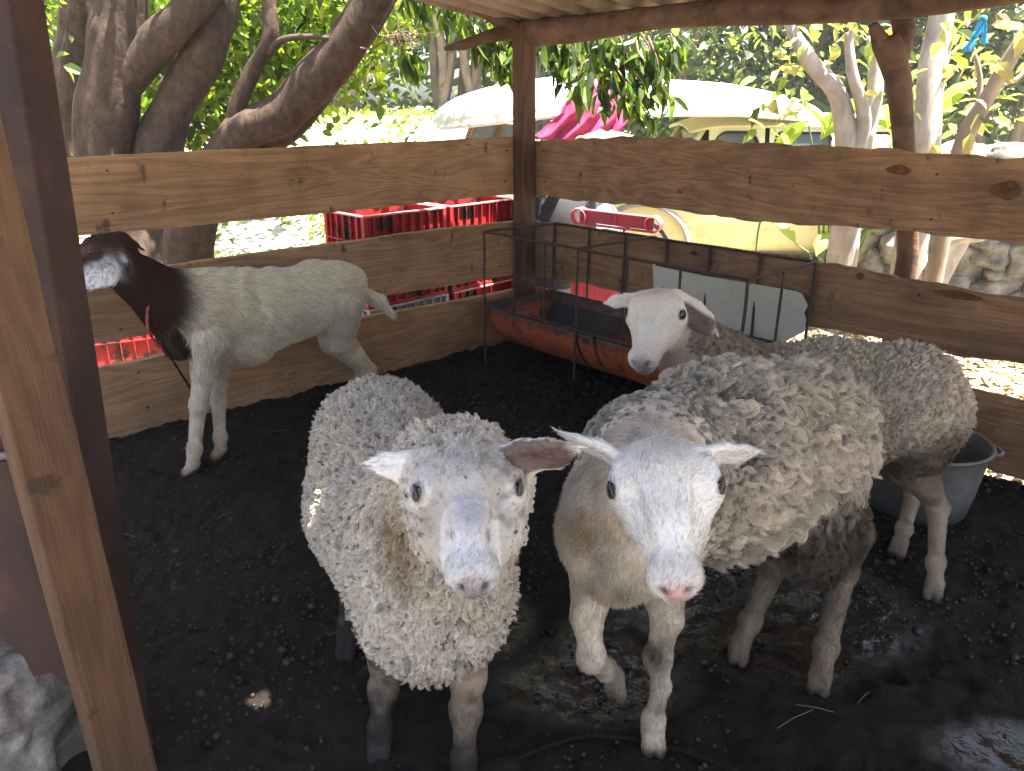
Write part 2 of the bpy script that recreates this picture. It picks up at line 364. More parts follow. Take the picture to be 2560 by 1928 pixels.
# posts of the fences
def post(name, base, top, sx, sy, mat, label, ang, cat='post', bev=.006):
    L = (top - base).length; d = (top - base).normalized()
    M = Matrix.Rotation(ang, 3, 'Z'); ax = d.to_track_quat('Z', 'Y').to_matrix()
    n = 26; vs = []; fs = []; rd = random.Random(hash(name) % 97)
    for i in range(n):
        z = i / (n - 1) * L
        for (x, y) in ((-1, -1), (1, -1), (1, 1), (-1, 1)):
            vs.append((z, x * sx / 2 + rd.uniform(-.0008, .0008), y * sy / 2 + rd.uniform(-.0008, .0008)))
    fs = [(i * 4 + j, i * 4 + (j + 1) % 4, (i + 1) * 4 + (j + 1) % 4, (i + 1) * 4 + j) for i in range(n - 1) for j in range(4)] + [(3, 2, 1, 0), tuple((n - 1) * 4 + j for j in range(4))]
    me = bpy.data.meshes.new(name); me.from_pydata(vs, [], fs); me.update(); me.materials.append(mat)
    o = link(bpy.data.objects.new(name, me)); o.location = base
    # local x along the post
    X = d; Yv = (M @ Vector((1, 0, 0))); Yv = (Yv - X * Yv.dot(X)).normalized(); Zv = X.cross(Yv)
    o.rotation_euler = Matrix((X, Yv, Zv)).transposed().to_euler()
    m = o.modifiers.new('b', 'BEVEL'); m.width = bev; m.segments = 1; m.limit_method = 'ANGLE'
    return tag(o, label, cat)
pc = CORNER - (NL + NR).normalized() * .085
post('corner_post', Vector((pc.x, pc.y, 0)), Vector((pc.x - .012, pc.y + .0, 1.905)), .105, .1, M_POST, 'square dark timber post at the corner where both fences meet', math.atan2(DL.y, DL.x))

# ---- the rusty post and new timber beside the opening
t = T('rusty_steel'); co = t.co().outputs[0]; n = t.noise(co, 5, 8, .65); n2 = t.noise(co, 40, 6, .65)
c = t.ramp(n, (.3, (.018, .009, .008)), (.55, (.04, .016, .012)), (.75, (.09, .036, .018)))
c = t.mix(t.ramp(n2, (.55, 0.), (.7, .6)), c, (.05, .03, .027))
M_RUST = t.p(Base_Color=c, Roughness=.7, Metallic=.15, Normal=t.bump(n2, .3, .004))
ys = 1.46
b0 = Y(320, 1928, ys); t0 = Y(2, 0, ys); dd = (t0 - b0).normalized()
base = b0 - dd * (b0.z / dd.z) ; top = t0 + dd * .5
m = MB(); ang = math.atan2(-.15, 1)
sx = Vector((.048, -.008, 0)); sy = Vector((.006, .045, 0))
vs = [p + a * i + b * j for p in (base, top) for i, j in ((-1, -1), (1, -1), (1, 1), (-1, 1)) for a, b in ((sx, sy),)]
m.add(vs, [(0, 1, 5, 4), (1, 2, 6, 5), (2, 3, 7, 6), (3, 0, 4, 7), (3, 2, 1, 0), (4, 5, 6, 7)])
m.build('steel_post', M_RUST, bevel=.004, label='rusty dark brown steel post behind the pale timber at the opening', cat='post')
yt = 1.30
b0 = Y(315, 1928, yt); t0 = Y(-180, 0, yt); dd = (t0 - b0).normalized()
base = b0 - dd * (b0.z / dd.z); top = t0 + dd * .3
post('gate_timber', base, top, .108, .05, M_TIMBER, 'pale sawn timber upright standing in front of the rusty steel post', R(56), cat='timber', bev=.003)
# rusty sheet with a ragged lower edge
m = MB(); ysh = 1.36
edge = [(-260, 1500), (-120, 1540), (0, 1590), (60, 1640), (85, 1690), (130, 1680), (165, 1712), (205, 1720)]
topp = [(-260, 1010), (-120, 1020), (0, 1040), (60, 1050), (75, 1060), (85, 1060), (95, 1070), (110, 1075)]
vs = [Y(u, v, ysh) for u, v in edge] + [Y(u, v, ysh) for u, v in topp]
n = len(edge); m.add(vs, [(i, i + 1, n + i + 1, n + i) for i in range(n - 1)])
m.build('rusty_sheet', M_RUST, solid=.004, label='rusty steel sheet with ragged lower edge beside the timber upright', cat='metal sheet')
M_IRON = simple('dull_iron', (.14, .11, .1), .5, .6)
m = MB(); a = Y(-60, 1150, 1.33); b = Y(62, 1132, 1.285); m.tube([a, a.lerp(b, .5), b], [.008, .008, .0075], 10)
a = Y(-20, 1144, 1.327); b = Y(5, 1140, 1.318); m.tube([a, b], [.013, .013], 8)
m.build('bolt', M_IRON, smooth=False, label='short iron bolt driven into the edge of the timber upright', cat='bolt')
# pale rough boulders outside at the foot of the timber
t = T('pale_stone'); co = t.co().outputs[0]; n = t.noise(co, 9, 10, .7, .3); n2 = t.noise(co, 34, 6, .7)
c = t.ramp(n, (.35, (.06, .05, .04)), (.55, (.24, .21, .18)), (.72, (.45, .41, .37)))
M_STONE = t.p(Base_Color=c, Roughness=.95, Normal=t.bump(t.math('ADD', n, t.math('MULTIPLY', n2, .4)), 1., .03))
def rock(name, c, s, seed, mat, parent=None, sub=3, rot=None, **tg):
    V, F = IV.copy().astype('f8'), IF.copy()
    for _ in range(sub):
        e = {}; nv = list(map(tuple, V)); nf = []
        def mid(a, b):
            k = (min(a, b), max(a, b))
            if k not in e: q = (np.array(nv[a]) + np.array(nv[b])); q /= np.linalg.norm(q); e[k] = len(nv); nv.append(tuple(q))
            return e[k]
        for a, b, c_ in F: x, y, z_ = mid(a, b), mid(b, c_), mid(c_, a); nf += [(a, x, z_), (b, y, x), (c_, z_, y), (x, y, z_)]
        V, F = np.array(nv), np.array(nf)
    d = .4 + 1.0 * fnoise(V, 1.5, seed, 3) + .34 * fnoise(V, 6, seed + 3, 2)
    V = V * d[:, None]; V = np.sign(V) * np.abs(V) ** .72
    V = V * np.array(s) 
    if rot is not None: V = V @ np.array(Matrix.Rotation(rot, 3, 'Z')).T
    return npmesh(name, V + np.array(c), F, mat, parent, **tg)
g = G(60, 1880)
rock('boulder', (g.x - .17, g.y - .04, .07), (.30, .24, .30), 6, M_STONE, sub=5, label='pale rough boulder on the ground beside the foot of the timber upright', cat='boulder')
rock('boulder', (-1.55, 1.62, .2), (.3, .24, .3), 9, M_STONE, label='grey boulder partly hidden behind the rusty steel sheet', cat='boulder')

# ================================================================== roof over the pen
t = T('roof_sheeting'); co = t.co().outputs[0]; n = t.noise(co, 3, 8, .65); n2 = t.noise(co, 25, 6, .6)
c = t.ramp(n, (.3, (.11, .08, .06)), (.6, (.27, .22, .17)), (.8, (.36, .32, .27)))
M_ROOF = t.p(Base_Color=c, Roughness=.9, Normal=t.bump(n2, .3, .006))
SL = math.tan(R(7)); ZB = 1.93
def roofz(s): return ZB - s * SL
roof = empty('shed_roof', CORNER + DR * 2.2 - NR * 1.6 + Vector((0, 0, 2.2)), 'corrugated sheet roof held up by the log beam above the pen', 'roof')
S0, S1 = -3.15, .36
HOLE = G(632, 1765); th = (2.3) / SUNV.z; HP = HOLE + SUNV * th        # where the sun finds a gap in the sheets
pitch = .177; k = 0; d0 = -.2
rd = random.Random(3)
while d0 < 5.3:
    wd = .93; n = 43; sA = S0; sB = S1 + rd.uniform(-.06, .08); lift = .012 * (k % 2)
    ns = 70; vs = []
    for i in range(ns):
        s = sA + (sB - sA) * i / (ns - 1)
        for j in range(n):
            dd_ = d0 + wd * j / (n - 1)
            z = roofz(s) + .045 * max(0, dd_ - 1.2) + .027 * math.sin(dd_ / pitch * 2 * math.pi) + lift + .03
            p = CORNER + DR * dd_ + NR * s; vs.append(Vector((p.x, p.y, z)))
    fs = []
    for i in range(ns - 1):
        for j in range(n - 1):
            q = vs[i * n + j]
            h = HOLE + SUNV * ((q.z - HOLE.z) / SUNV.z)
            if (Vector((q.x - h.x, q.y - h.y)).length) < .028: continue
            fs.append((i * n + j, i * n + j + 1, (i + 1) * n + j + 1, (i + 1) * n + j))
    m = MB(); m.add(vs, fs); m.build('roof_sheet', M_ROOF, roof, smooth=True, solid=.006)
    d0 += wd - .06; k += 1
# log beam along the right fence, with its forked dead end beyond the corner post
m = MB()
pts = []; rad = []
for i in range(34):
    s = -.02 + 4.6 * i / 33
    p = CORNER + DR * s - NR * .04; z = 1.865 + .045 * max(0, s - 1.2) + .03 * math.sin(s * 1.7 + .6) - .018 * math.sin(s * 3.7)
    pts.append((p.x, p.y, z)); rad.append(.062 + .006 * math.sin(s * 5) + .008 * math.sin(s * 2.2 + 1))
m.tube(pts, rad, 14, wob=.03, seed=3)
root = Vector(pts[0])
m.tube([root + DR * .03, Y(1270, 78, 5.03), Y(1215, 92, 4.9), Y(1160, 112, 4.8), Y(1112, 122, 4.72)], [.06, .05, .033, .028, .012], 10, wob=.06, seed=5)
m.tube([root + DR * .03, Y(1262, 60, 5.0), Y(1215, 32, 5.0), Y(1160, 8, 5.05), Y(1100, -25, 5.1)], [.06, .045, .035, .03, .026], 10, wob=.06, seed=6)
m.build('log_beam', M_LOG, smooth=True, label='rough log beam with forked dead end carrying the roof edge', cat='beam')
# forked prop
m = MB(); yb = 3.5
pts = [Y(2270, 640, yb + .1), Y(2268, 520, yb + .08), Y(2262, 400, yb + .05), Y(2255, 300, yb + .03), Y(2245, 200, yb), Y(2225, 130, yb), Y(2215, 95, yb)]
base = Vector((pts[0].x + .01, pts[0].y, 0)); pts = [base, base.lerp(pts[0], .5)] + pts
m.tube(pts, [.052, .05, .046, .045, .045, .047, .052, .058, .05], 12, wob=.04, seed=8)
m.tube([Y(2240, 190, yb), Y(2205, 110, yb), Y(2183, 62, yb - .03)], [.045, .04, .018], 10, wob=.05, seed=2)
m.tube([Y(2235, 170, yb), Y(2262, 80, yb + .05), Y(2252, 10, yb + .08), Y(2235, -70, yb + .1)], [.05, .045, .045, .04], 10, wob=.05, seed=4)
m.build('forked_prop', M_LOG, smooth=True, label='forked tree-limb prop holding up the log beam outside the fence', cat='prop')
# ================================================================== feed trough (two half drums in a rebar frame)
ZT = .80
FL, BL, FR, BR = G(1210, 580, ZT), G(1385, 558, ZT), G(1870, 700, ZT), G(2040, 655, ZT)
t = T('painted_drum'); co = t.co().outputs[0]; n = t.noise(co, 4, 8, .62); n2 = t.noise(co, 16, 8, .7, .5); n3 = t.noise(co, 2.2, 4)
c = t.ramp(n, (.3, (.25, .05, .02)), (.7, (.42, .105, .036)))
c = t.mix(t.ramp(n2, (.52, 0.), (.6, .9)), c, (.035, .022, .018))
c = t.mix(t.ramp(n3, (.6, 0.), (.64, .7)), c, (.25, .22, .2))
sep = t.n('SeparateXYZ', {0: t.n('NewGeometry').outputs['Position']})
c = t.mix(t.ramp(t.math('ADD', sep.outputs[2], t.math('MULTIPLY', n2, .12)), (.35, 0.), (.41, .9)), c, (.028, .022, .02))
M_DRUM = t.p(Base_Color=c, Roughness=.55, Normal=t.bump(n2, .3, .004))
M_DRUMIN = simple('drum_inside', (.028, .022, .02), .6, var=.5)
M_REBAR = simple('rusty_rebar', (.06, .035, .028), .7, .3, var=.5, scale=30)
ax = (FR - FL).normalized(); side = (BL - FL); wid = side.length; side.normalize()
tr = empty('feed_trough', (FL + BR) / 2 - Vector((0, 0, ZT)), 'feed trough of orange half drums set in a rebar frame', 'trough')
LEN = (FR - FL).length; rimz = .375; r_ = wid / 2 - .015
cl = (FL + BL) / 2; half = LEN / 2
for k in range(2):
    m = MB(); x0 = k * half + .012; x1 = (k + 1) * half - .012
    def f(u, v):
        th = math.pi * v; s = u; rr = r_ + .006 * max(0, math.cos((s - .33) * 70)) * (abs(s - .33) < .03) + .006 * max(0, math.cos((s - .67) * 70)) * (abs(s - .67) < .03)
        p = cl + ax * (x0 + (x1 - x0) * s) - side * (math.cos(th) * rr); p = Vector((p.x, p.y, rimz - math.sin(th) * rr * 1.06)); return p
    m.grid(f, 50, 22)
    for e, s in ((0, 0.), (1, 1.)):
        ring = [f(s, j / 21) for j in range(22)]; m.add(ring, [tuple(range(22))] if e else [tuple(reversed(range(22)))])
    o = m.build('drum_half', M_DRUM, tr, smooth=True); md = o.modifiers.new('s', 'SOLIDIFY'); md.thickness = .004; md.offset = -1; o.data.polygons.foreach_set('use_smooth', [p.area < .02 for p in o.data.polygons])
    m2 = MB(); m2.grid(lambda u, v: (lambda q: Vector((q.x, q.y, min(q.z + .012, rimz - .05 + 0 * u))))(f(.02 + .96 * u, .06 + .88 * v)), 12, 12); m2.build('drum_lining', M_DRUMIN, tr, smooth=True)
def bar(a, b, r=.0065, name='rebar', n=7):
    m = MB(); a, b = Vector(a), Vector(b); K = max(3, int((b - a).length / .014)); pts = [a.lerp(b, i / (K - 1)) + Vector((math.sin(i * .23), math.cos(i * .19), math.sin(i * .17))) * .0016 for i in range(K)]
    m.tube(pts, [r * (1.13 if i % 2 else .95) for i in range(K)], n); return m.build(name, M_REBAR, tr, smooth=True)
dn = lambda p, z: Vector((p.x, p.y, z))
for a, b in ((FL, BL), (FR, BR), (FL, FR), (BL, BR), (lerp(FL, FR, .43), lerp(BL, BR, .43))): bar(a, b, .007)
for p in (FL, BL, FR, BR): bar(p, dn(p, .008), .0075)
for s in (.15, .29, .43, .62, .80): bar(lerp(FL, FR, s), dn(lerp(FL, FR, s), rimz - .01 if s != .43 else .1))
for s in (.17, .33, .5, .66, .83): bar(lerp(BL, BR, s), dn(lerp(BL, BR, s), rimz - .01))
bar(lerp(FR, BR, .5), dn(lerp(FR, BR, .5), rimz))
for a, b in ((FL, FR), (BL, BR), (FL, BL), (FR, BR)): bar(dn(a, rimz), dn(b, rimz), .0075)
# strap under the drum between the halves
m = MB(); m.tube([(lambda q: Vector((q.x, q.y, rimz - math.sin(math.pi * j / 16) * (r_ * 1.06 + .008))))(cl + ax * (LEN * .43) - side * (math.cos(math.pi * j / 16) * (r_ + .008))) for j in range(17)], .007, 7); m.build('rebar', M_REBAR, tr, smooth=True)
# grey sheet leaning inside the frame
t = T('grey_board'); co = t.co().outputs[0]; n = t.noise(co, 3, 6, .6); n2 = t.noise(co, 30, 6, .7)
c = t.ramp(n, (.3, (.40, .37, .29)), (.7, (.52, .48, .39))); c = t.mix(t.ramp(n2, (.6, 0.), (.72, .5)), c, (.13, .12, .1))
M_GB = t.p(Base_Color=c, Roughness=.6, Normal=t.bump(n2, .15, .003))
def onplane(u, v, p0, nrm): d = ray(u, v); o = Vector((0, 0, CAM_H)); tt = (p0 - o).dot(nrm) / d.dot(nrm); return o + d * tt
pn = Vector((NR.x, NR.y, .12)).normalized(); p0 = lerp(BL, BR, .6) - NR * .035
pts = [onplane(u, v, p0, pn) for u, v in ((1632, 657), (1640, 665), (1760, 690), (1990, 728), (2005, 735), (2020, 765), (2010, 782), (2018, 800), (2010, 830), (1975, 848), (1900, 880), (1640, 830))]
m = MB(); m.add(pts, [tuple(range(len(pts)))]); m.build('grey_sheet', M_GB, solid=.006, label='pale grey sheet with a broken corner leaning against the trough frame', cat='sheet')

# ================================================================== zinc basin
t = T('galvanised'); co = t.co().outputs[0]; n = t.noise(co, 6, 6, .6); v_ = t.n('TexVoronoi', {'Vector': co, 'Scale': 45}).outputs[1]
c = t.mix(.06, t.ramp(n, (.3, (.06, .056, .05)), (.7, (.105, .097, .085))), t.n('HueSaturation', {'Saturation': 0., 'Value': .6, 'Color': v_}).outputs[0])
M_ZINC = t.p(Base_Color=c, Roughness=.5, Metallic=.1, Specular_IOR_Level=.45, Normal=t.bump(n, .2, .004))
bc = Vector((1.585, 2.74, .014)); bs = empty('basin', bc, 'round galvanised metal basin with side handles behind the sheep legs', 'basin')
prof = [(.0, .004), (.17, .004), (.185, .012), (.2, .1), (.212, .2), (.222, .275), (.232, .283), (.236, .276), (.226, .268)]
outer = prof
m = MB(); prof2 = [(q[0] * .97, q[1] * .97) for q in [(.0, 0), (.19, 0), (.207, .1), (.22, .2), (.228, .278), (.237, .286), (.243, .28), (.238, .272)]]
m.grid(lambda u, v: (lambda q: bc + Vector((math.cos(u * 6.28319) * q[0], math.sin(u * 6.28319) * q[0], q[1])))(prof2[round(v * (len(prof2) - 1))]), 48, len(prof2), True)
o = m.build('bowl', M_ZINC, bs, smooth=True, solid=.003); 
for an in (R(-8), R(172)):
    m = MB(); c0 = bc + Vector((math.cos(an) * .228, math.sin(an) * .228, .238)); tt = Vector((-math.sin(an), math.cos(an), 0)); nn = Vector((math.cos(an), math.sin(an), 0))
    m.tube([c0 - tt * .05 - nn * .012, c0 - tt * .045 + nn * .03, c0 - tt * .02 + nn * .047, c0 + tt * .02 + nn * .047, c0 + tt * .045 + nn * .03, c0 + tt * .05 - nn * .012], .008, 8); m.build('handle', M_ZINC, bs, smooth=True)

# ================================================================== plastic crates behind the left fence
def crate_mat(name, col, dirt=True):
    return simple(name, col, .42, var=.25, scale=5, bump=.05, dirt=(.022, .016, .015) if dirt else None, dscale=7, dlo=.52, dhi=.58, spec=.4)
M_CR = crate_mat('red_plastic', (.36, .022, .024)); M_CG = crate_mat('grey_plastic', (.34, .36, .36)); M_CP = simple('pink_plastic', (.55, .09, .12), .4, var=.12, bump=.03); M_RIM = simple('worn_rim', (.52, .22, .21), .45)
def crate(loc, rot, mat, label, L=.66, W=.44, H=.285, group='plastic crates stacked behind the fence', tilt=0.):
    r = empty('plastic_crate', loc, label, 'crate', group); M = Matrix.Rotation(rot, 3, 'Z') @ Matrix.Rotation(tilt, 3, 'Y'); loc = Vector(loc)
    P_ = lambda x, y, z: loc + M @ Vector((x, y, z))
    m = MB(); m.box(P_(0, 0, .01), (L - .01, W - .01, .016), M); m.build('crate_floor', mat, r)
    for sgn in (-1, 1):
        for lng in (True, False):
            m = MB(); a, b = (L, W) if lng else (W, L); n = 9 if lng else 6
            Q = (lambda s, o, z: P_(s, sgn * (b / 2 - o), z)) if lng else (lambda s, o, z: P_(sgn * (b / 2 - o), s, z))
            sz = (lambda s, o, z: (s, o, z)) if lng else (lambda s, o, z: (o, s, z))
            # curved recessed panels between ribs
            for k in range(n):
                c0 = -a / 2 + a * (k + .5) / n; w_ = a / n
                m.box(Q(c0, .026, H / 2), sz(w_ * .98, .004, H * .94), M)
            m.build('crate_wall', mat, r)
            m = MB()
            for k in range(n + 1):
                m.box(Q((-a / 2 + a * k / n) * .992, .013, H / 2), sz(.006, .026, H * .95), M)
            for z_ in (.42,): m.box(Q(0, .012, H * z_), sz(a * .99, .02, .007), M)
            m.build('crate_rib', mat, r)
            m = MB(); m.box(Q(0, .012, H - .004), sz(a + (.002 if lng else -.03), .028, .012), M); m.build('crate_rim', M_RIM if mat is M_CR else mat, r, bevel=.003)
            m = MB(); m.box(Q(0, .012, .006), sz(a - (.004 if lng else .04), .026, .011), M); m.build('crate_base_rim', mat, r)
    return r
c1 = Y(905, 528, 4.78); c2 = Y(1290, 474, 5.75); dc = (c2 - c1); dc.z = 0; an = math.atan2(dc.y, dc.x); dc.normalize(); nc = Vector((-dc.y, dc.x, 0))
words = [('lowest', 'grey'), ('middle', 'red'), ('topmost', 'red')]
for lv in range(3):
    for k in range(2):
        p = Vector((c1.x, c1.y, 0)) + dc * (.34 + .70 * k) + nc * .225 + Vector((rd.uniform(-.01, .01), rd.uniform(-.01, .01), 0))
        z0 = -.028 + lv * .293
        crate((p.x, p.y, z0), an + rd.uniform(-.02, .02), M_CG if (lv == 0 and k == 0) else M_CR, f'{"grey" if lv == 0 and k == 0 else "red"} plastic crate, {words[lv][0]} of the stack {"next to the corner post" if k else "nearer the goat"}')
pcr = Y(305, 880, 4.35); crate((pcr.x - .1, pcr.y + .25, -.028), R(30), M_CR, 'single red plastic crate on the ground behind the goat', H=.47)
# pink crate tipped up behind the right fence
pk = empty('pink_crate', (Y(1540, 560, 5.1).x, 5.25, 0), 'tipped pink plastic crate with tube corners behind the trough', 'crate')
m = MB(); a = Y(1448, 540, 5.05); b = Y(1632, 562, 4.85); ew = (b - a).normalized(); dn_ = Vector((0, 0, -1))
mid_ = (a + b) / 2; bk = Vector((-ew.y, ew.x, 0)).normalized()
M3 = Matrix((ew, bk, ew.cross(bk))).transposed()
m.box(mid_ + bk * .02 + Vector((0, 0, -.0)), ((b - a).length, .012, .075), M3); m.build('crate_wall', M_CP, pk)
for zz, nm in ((.044, 0), (-.046, 1)):
    m = MB(); m.box(mid_ + Vector((0, 0, zz)), ((b - a).length + .05, .045, .009), M3); m.build('crate_rim', M_CP, pk, bevel=.003)
for p in (a, b):
    m = MB(); m.grid(lambda u, v: p + bk * (-.03 + .1 * v) + ew * (math.cos(u * 6.2832) * .047) + Vector((0, 0, math.sin(u * 6.2832) * .047)), 20, 2, True); m.build('corner_tube', M_CP, pk, smooth=True, solid=.007)
m = MB(); m.box(mid_ + Vector((0, .0, .0)), (.008, .04, .06), M3); m.build('crate_rib', M_CP, pk)
q0 = (mid_ + bk * .2); 
for kx in range(-3, 4):
    m = MB(); m.box(Vector((mid_.x, mid_.y, .36)) + ew * (kx * .085) + bk * .03, (.075, .008, .66), M3); m.build('crate_slat', M_CP, pk)
m = MB(); m.box(Vector((mid_.x, mid_.y, .36)) + bk * .06, ((b - a).length, .008, .70), M3); m.build('crate_floor', M_CP, pk)
# black drum lid / tyre and scrap sheet
M_BLACK = simple('black_rubber', (.02, .02, .022), .7)
p = Y(1395, 520, 5.45); m = MB()
ty = empty('black_barrel', (p.x, p.y + .1, -.03), 'black plastic barrel standing behind the corner post', 'barrel')
pf = [(.0, 0), (.25, 0), (.27, .04), (.28, .3), (.27, .33), (.28, .36), (.28, .62), (.27, .65), (.28, .68), (.265, .93), (.24, .96), (.22, .95), (.0, .94)]
m.grid(lambda u, v: Vector((p.x, p.y + .1, -.03)) + (lambda q: Vector((math.cos(u * 6.2832) * q[0], math.sin(u * 6.2832) * q[0], q[1])))(pf[round(v * 12)]), 28, 13, True); m.build('drum_body', M_BLACK, ty, smooth=True)
m = MB(); m.tube([(p.x + .28 * math.cos(i * .2618), p.y + .1 + .28 * math.sin(i * .2618), .64) for i in range(25)], .012, 6, cap=False); m.build('hoop', M_BLACK, ty, smooth=True)
M_SCRAP = simple('blue_grey_metal', (.3, .33, .36), .5, .3)
m = MB(); yv = 5.9
vs = [Y(1380, 640, yv), Y(1420, 540, yv), Y(1452, 500, yv), Y(1520, 500, yv + .2), Y(1545, 530, yv + .2), Y(1570, 640, yv + .2)]; m.add(vs, [tuple(range(6))])
m.build('scrap_panel', M_SCRAP, solid=.02, bevel=.004, label='bluish grey scrap panel leaning between the barrel and the old car', cat='panel')

# ================================================================== old cream car
t = T('old_cream_paint'); co = t.co().outputs[0]; n = t.noise(co, 2.5, 8, .65); n2 = t.noise(co, 14, 8, .65)
c = t.ramp(n, (.3, (.58, .54, .27)), (.7, (.68, .64, .36))); c = t.mix(t.ramp(n2, (.6, 0.), (.75, .6)), c, (.24, .16, .08))
M_CAR = t.p(Base_Color=c, Roughness=.45, Normal=t.bump(n2, .06, .004))
t = T('old_glass'); M_GLASS = t.p(Base_Color=(.05, .055, .06), Roughness=.08, Specular_IOR_Level=.6)
M_TYRE = M_BLACK; M_CHROME = simple('dull_chrome', (.4, .39, .36), .35, .9)
CO = Vector((.99, 7.05, -.03)); CA = R(-3)
CX = Vector((math.cos(CA), math.sin(CA), 0)); CY = Vector((-math.sin(CA), math.cos(CA), 0))
car = empty('old_car', CO + CX * 1.6 + CY * .75, 'old cream yellow car parked beyond the fence under the white hull', 'car')
cp = lambda x, y, z: CO + CX * x + CY * y + Vector((0, 0, z))
LX = 3.7
def hood(x):      # height of the lower body's top edge
    return .93 - .10 * max(0, (x - 2.75) / .95) ** 2 - .16 * max(0, (.2 - x) / .75) ** 2
m = MB()
def bodyf(u, v):
    x = -.55 + (LX + .2) * u; e = min(1, math.sqrt(max(0, 1 - (abs(u - .5) * 2) ** 10))); Wd = .78 * (.80 + .2 * e); zt = hood(x); zb = .22
    th = v * 2 * math.pi; cs, sn = math.cos(th), math.sin(th); q = 5
    yy = Wd * math.copysign(abs(cs) ** (2 / q), cs); zz = math.copysign(abs(sn) ** (2 / q), sn)
    zc, zh = (zt + zb) / 2, (zt - zb) / 2 * (.72 + .28 * e)
    return cp(x, .78 + yy, zc + zz * zh)
m.grid(bodyf, 40, 41)
r0 = [bodyf(0, j / 40) for j in range(40)]; r1 = [bodyf(1, j / 40) for j in range(40)]; m.add(r0, [tuple(range(40))]); m.add(r1, [tuple(reversed(range(40)))])
m.build('body_shell', M_CAR, car, smooth=True)
# roof
m = MB(); x0, x1 = .55, 2.62
def rooff(u, v):
    x = x0 + (x1 - x0) * u; yy = -1 + 2 * v; e = 1 - abs(2 * u - 1) ** 4 * .5
    return cp(x, .78 + yy * .64, 1.335 + .085 * (1 - abs(yy) ** 2.6) * e - .05 * max(0, 1 - u * 6) ** 2)
m.grid(rooff, 24, 18); m.build('roof_panel', M_CAR, car, smooth=True, solid=.02)
m = MB(); m.tube([cp(x0 + (x1 - x0) * i / 20, .125, 1.33 - .05 * max(0, 1 - i / 20 * 6) ** 2) for i in range(21)], .016, 6); m.build('drip_rail', M_CAR, car, smooth=True)
# pillars and windows on both sides
def rrect(xa, xb, za, zb, r, n=5):
    out = []
    for cx_, cz_, a0 in ((xb - r, zb - r, 0), (xa + r, zb - r, 90), (xa + r, za + r, 180), (xb - r, za + r, 270)):
        for k in range(n + 1): a_ = R(a0 + 90 * k / n); out.append((cx_ + r * math.cos(a_), cz_ + r * math.sin(a_)))
    return out
for sgn, yb_, yt_ in ((-1, .02, .135), (1, 1.54, 1.425)):
    yz = lambda z: yb_ + (yt_ - yb_) * (z - .92) / .42
    for (xa, xb, rr) in ((.72, 1.2, .12), (1.24, 1.82, .07), (1.86, 2.42, .07)):
        inn = rrect(xa + .05, xb - .05, .97, 1.285, rr); out = rrect(xa, xb, .90, 1.335, .03)
        m = MB(); n = len(inn)
        vs = [cp(x, yz(z), z) for x, z in inn] + [cp(x, yz(z), z) for x, z in out] + [cp(x, yz(z) + .03 * -sgn, z) for x, z in inn]
        m.add(vs, [(i, (i + 1) % n, n + (i + 1) % n, n + i) for i in range(n)] + [(i, 2 * n + i, 2 * n + (i + 1) % n, (i + 1) % n) for i in range(n)])
        fr_ = m.build('window_frame', M_CAR, car, smooth=False, solid=.004)
        m = MB(); m.tube([cp(x, yz(z) + .004 * sgn, z) for x, z in inn + inn[:1]], .009, 6); m.build('window_seal', M_BLACK, fr_, smooth=True)
        m = MB(); m.add([cp(x, yz(z) - .02 * sgn, z) for x, z in inn], [tuple(range(n))]); m.build('pane', M_GLASS, fr_)
for (xb_, zb_, xt_, zt_) in ((2.95, .92, 2.5, 1.33), (.4, .88, .68, 1.31)):
    for y in (.06, 1.5): m = MB(); m.tube([cp(xb_, y, zb_), cp(xt_, .78 + (y - .78) * .86, zt_)], .03, 6); m.build('pillar', M_CAR, car, smooth=True)
    m = MB(); m.add([cp(xb_, .08, zb_), cp(xb_, 1.48, zb_), cp(xt_, 1.38, zt_), cp(xt_, .18, zt_)], [(0, 1, 2, 3)]); m.build('windscreen', M_GLASS, car)
# door seams (gaps), handles, fenders and wheels
for xs in (1.22, 1.84, 2.46):
    m = MB()
    m.tube([cp(xs - (.02 if z < .6 else 0), -.004 + .02 * ((z - .55) / .35) ** 2, z) for z in (.27, .45, .6, .75, .9)], .006, 5); m.build('door_seam', M_BLACK, car)
for xs in (1.95, 1.35): m = MB(); m.tube([cp(xs, -.02, .80), cp(xs + .05, -.045, .80), cp(xs + .13, -.045, .80)], .01, 6); m.build('door_handle', M_CHROME, car, smooth=True)
for xw in (.17, 2.85):
    for sgn, yc in ((-1, .05), (1, 1.51)):
        m = MB(); K = 20
        def ff(u, v):
            a_ = math.pi * (1.02 * u - .01); rr = .36 + .075 * v - .02 * v ** 3; return cp(xw + math.cos(a_) * rr * 1.12, yc + sgn * (.085 - .16 * v * v), .30 + math.sin(a_) * rr)
        m.grid(ff, K, 7); m.build('fender', simple('primer_fender', (.30, .27, .24), .6) if xw < 1 and sgn < 0 else M_CAR, car, smooth=True, solid=.012)
        wv = m = MB(); c_ = cp(xw, yc, .28); m.grid(lambda u, v: c_ + CX * (math.cos(u * 6.2832) * (.22 + .06 * math.sin(v * 3.1416))) + Vector((0, 0, math.sin(u * 6.2832) * (.22 + .06 * math.sin(v * 3.1416)))) + CY * (sgn * (-.08 + .16 * v)), 28, 7, True); wh = m.build('tyre', M_TYRE, car, smooth=True)
        m = MB(); m.grid(lambda u, v: c_ + CX * (math.cos(u * 6.2832) * .22 * v) + Vector((0, 0, math.sin(u * 6.2832) * .22 * v)) + CY * (sgn * (.05 + .03 * math.cos(v * 5))), 24, 6, True); m.build('rim', M_CHROME, wh, smooth=True)
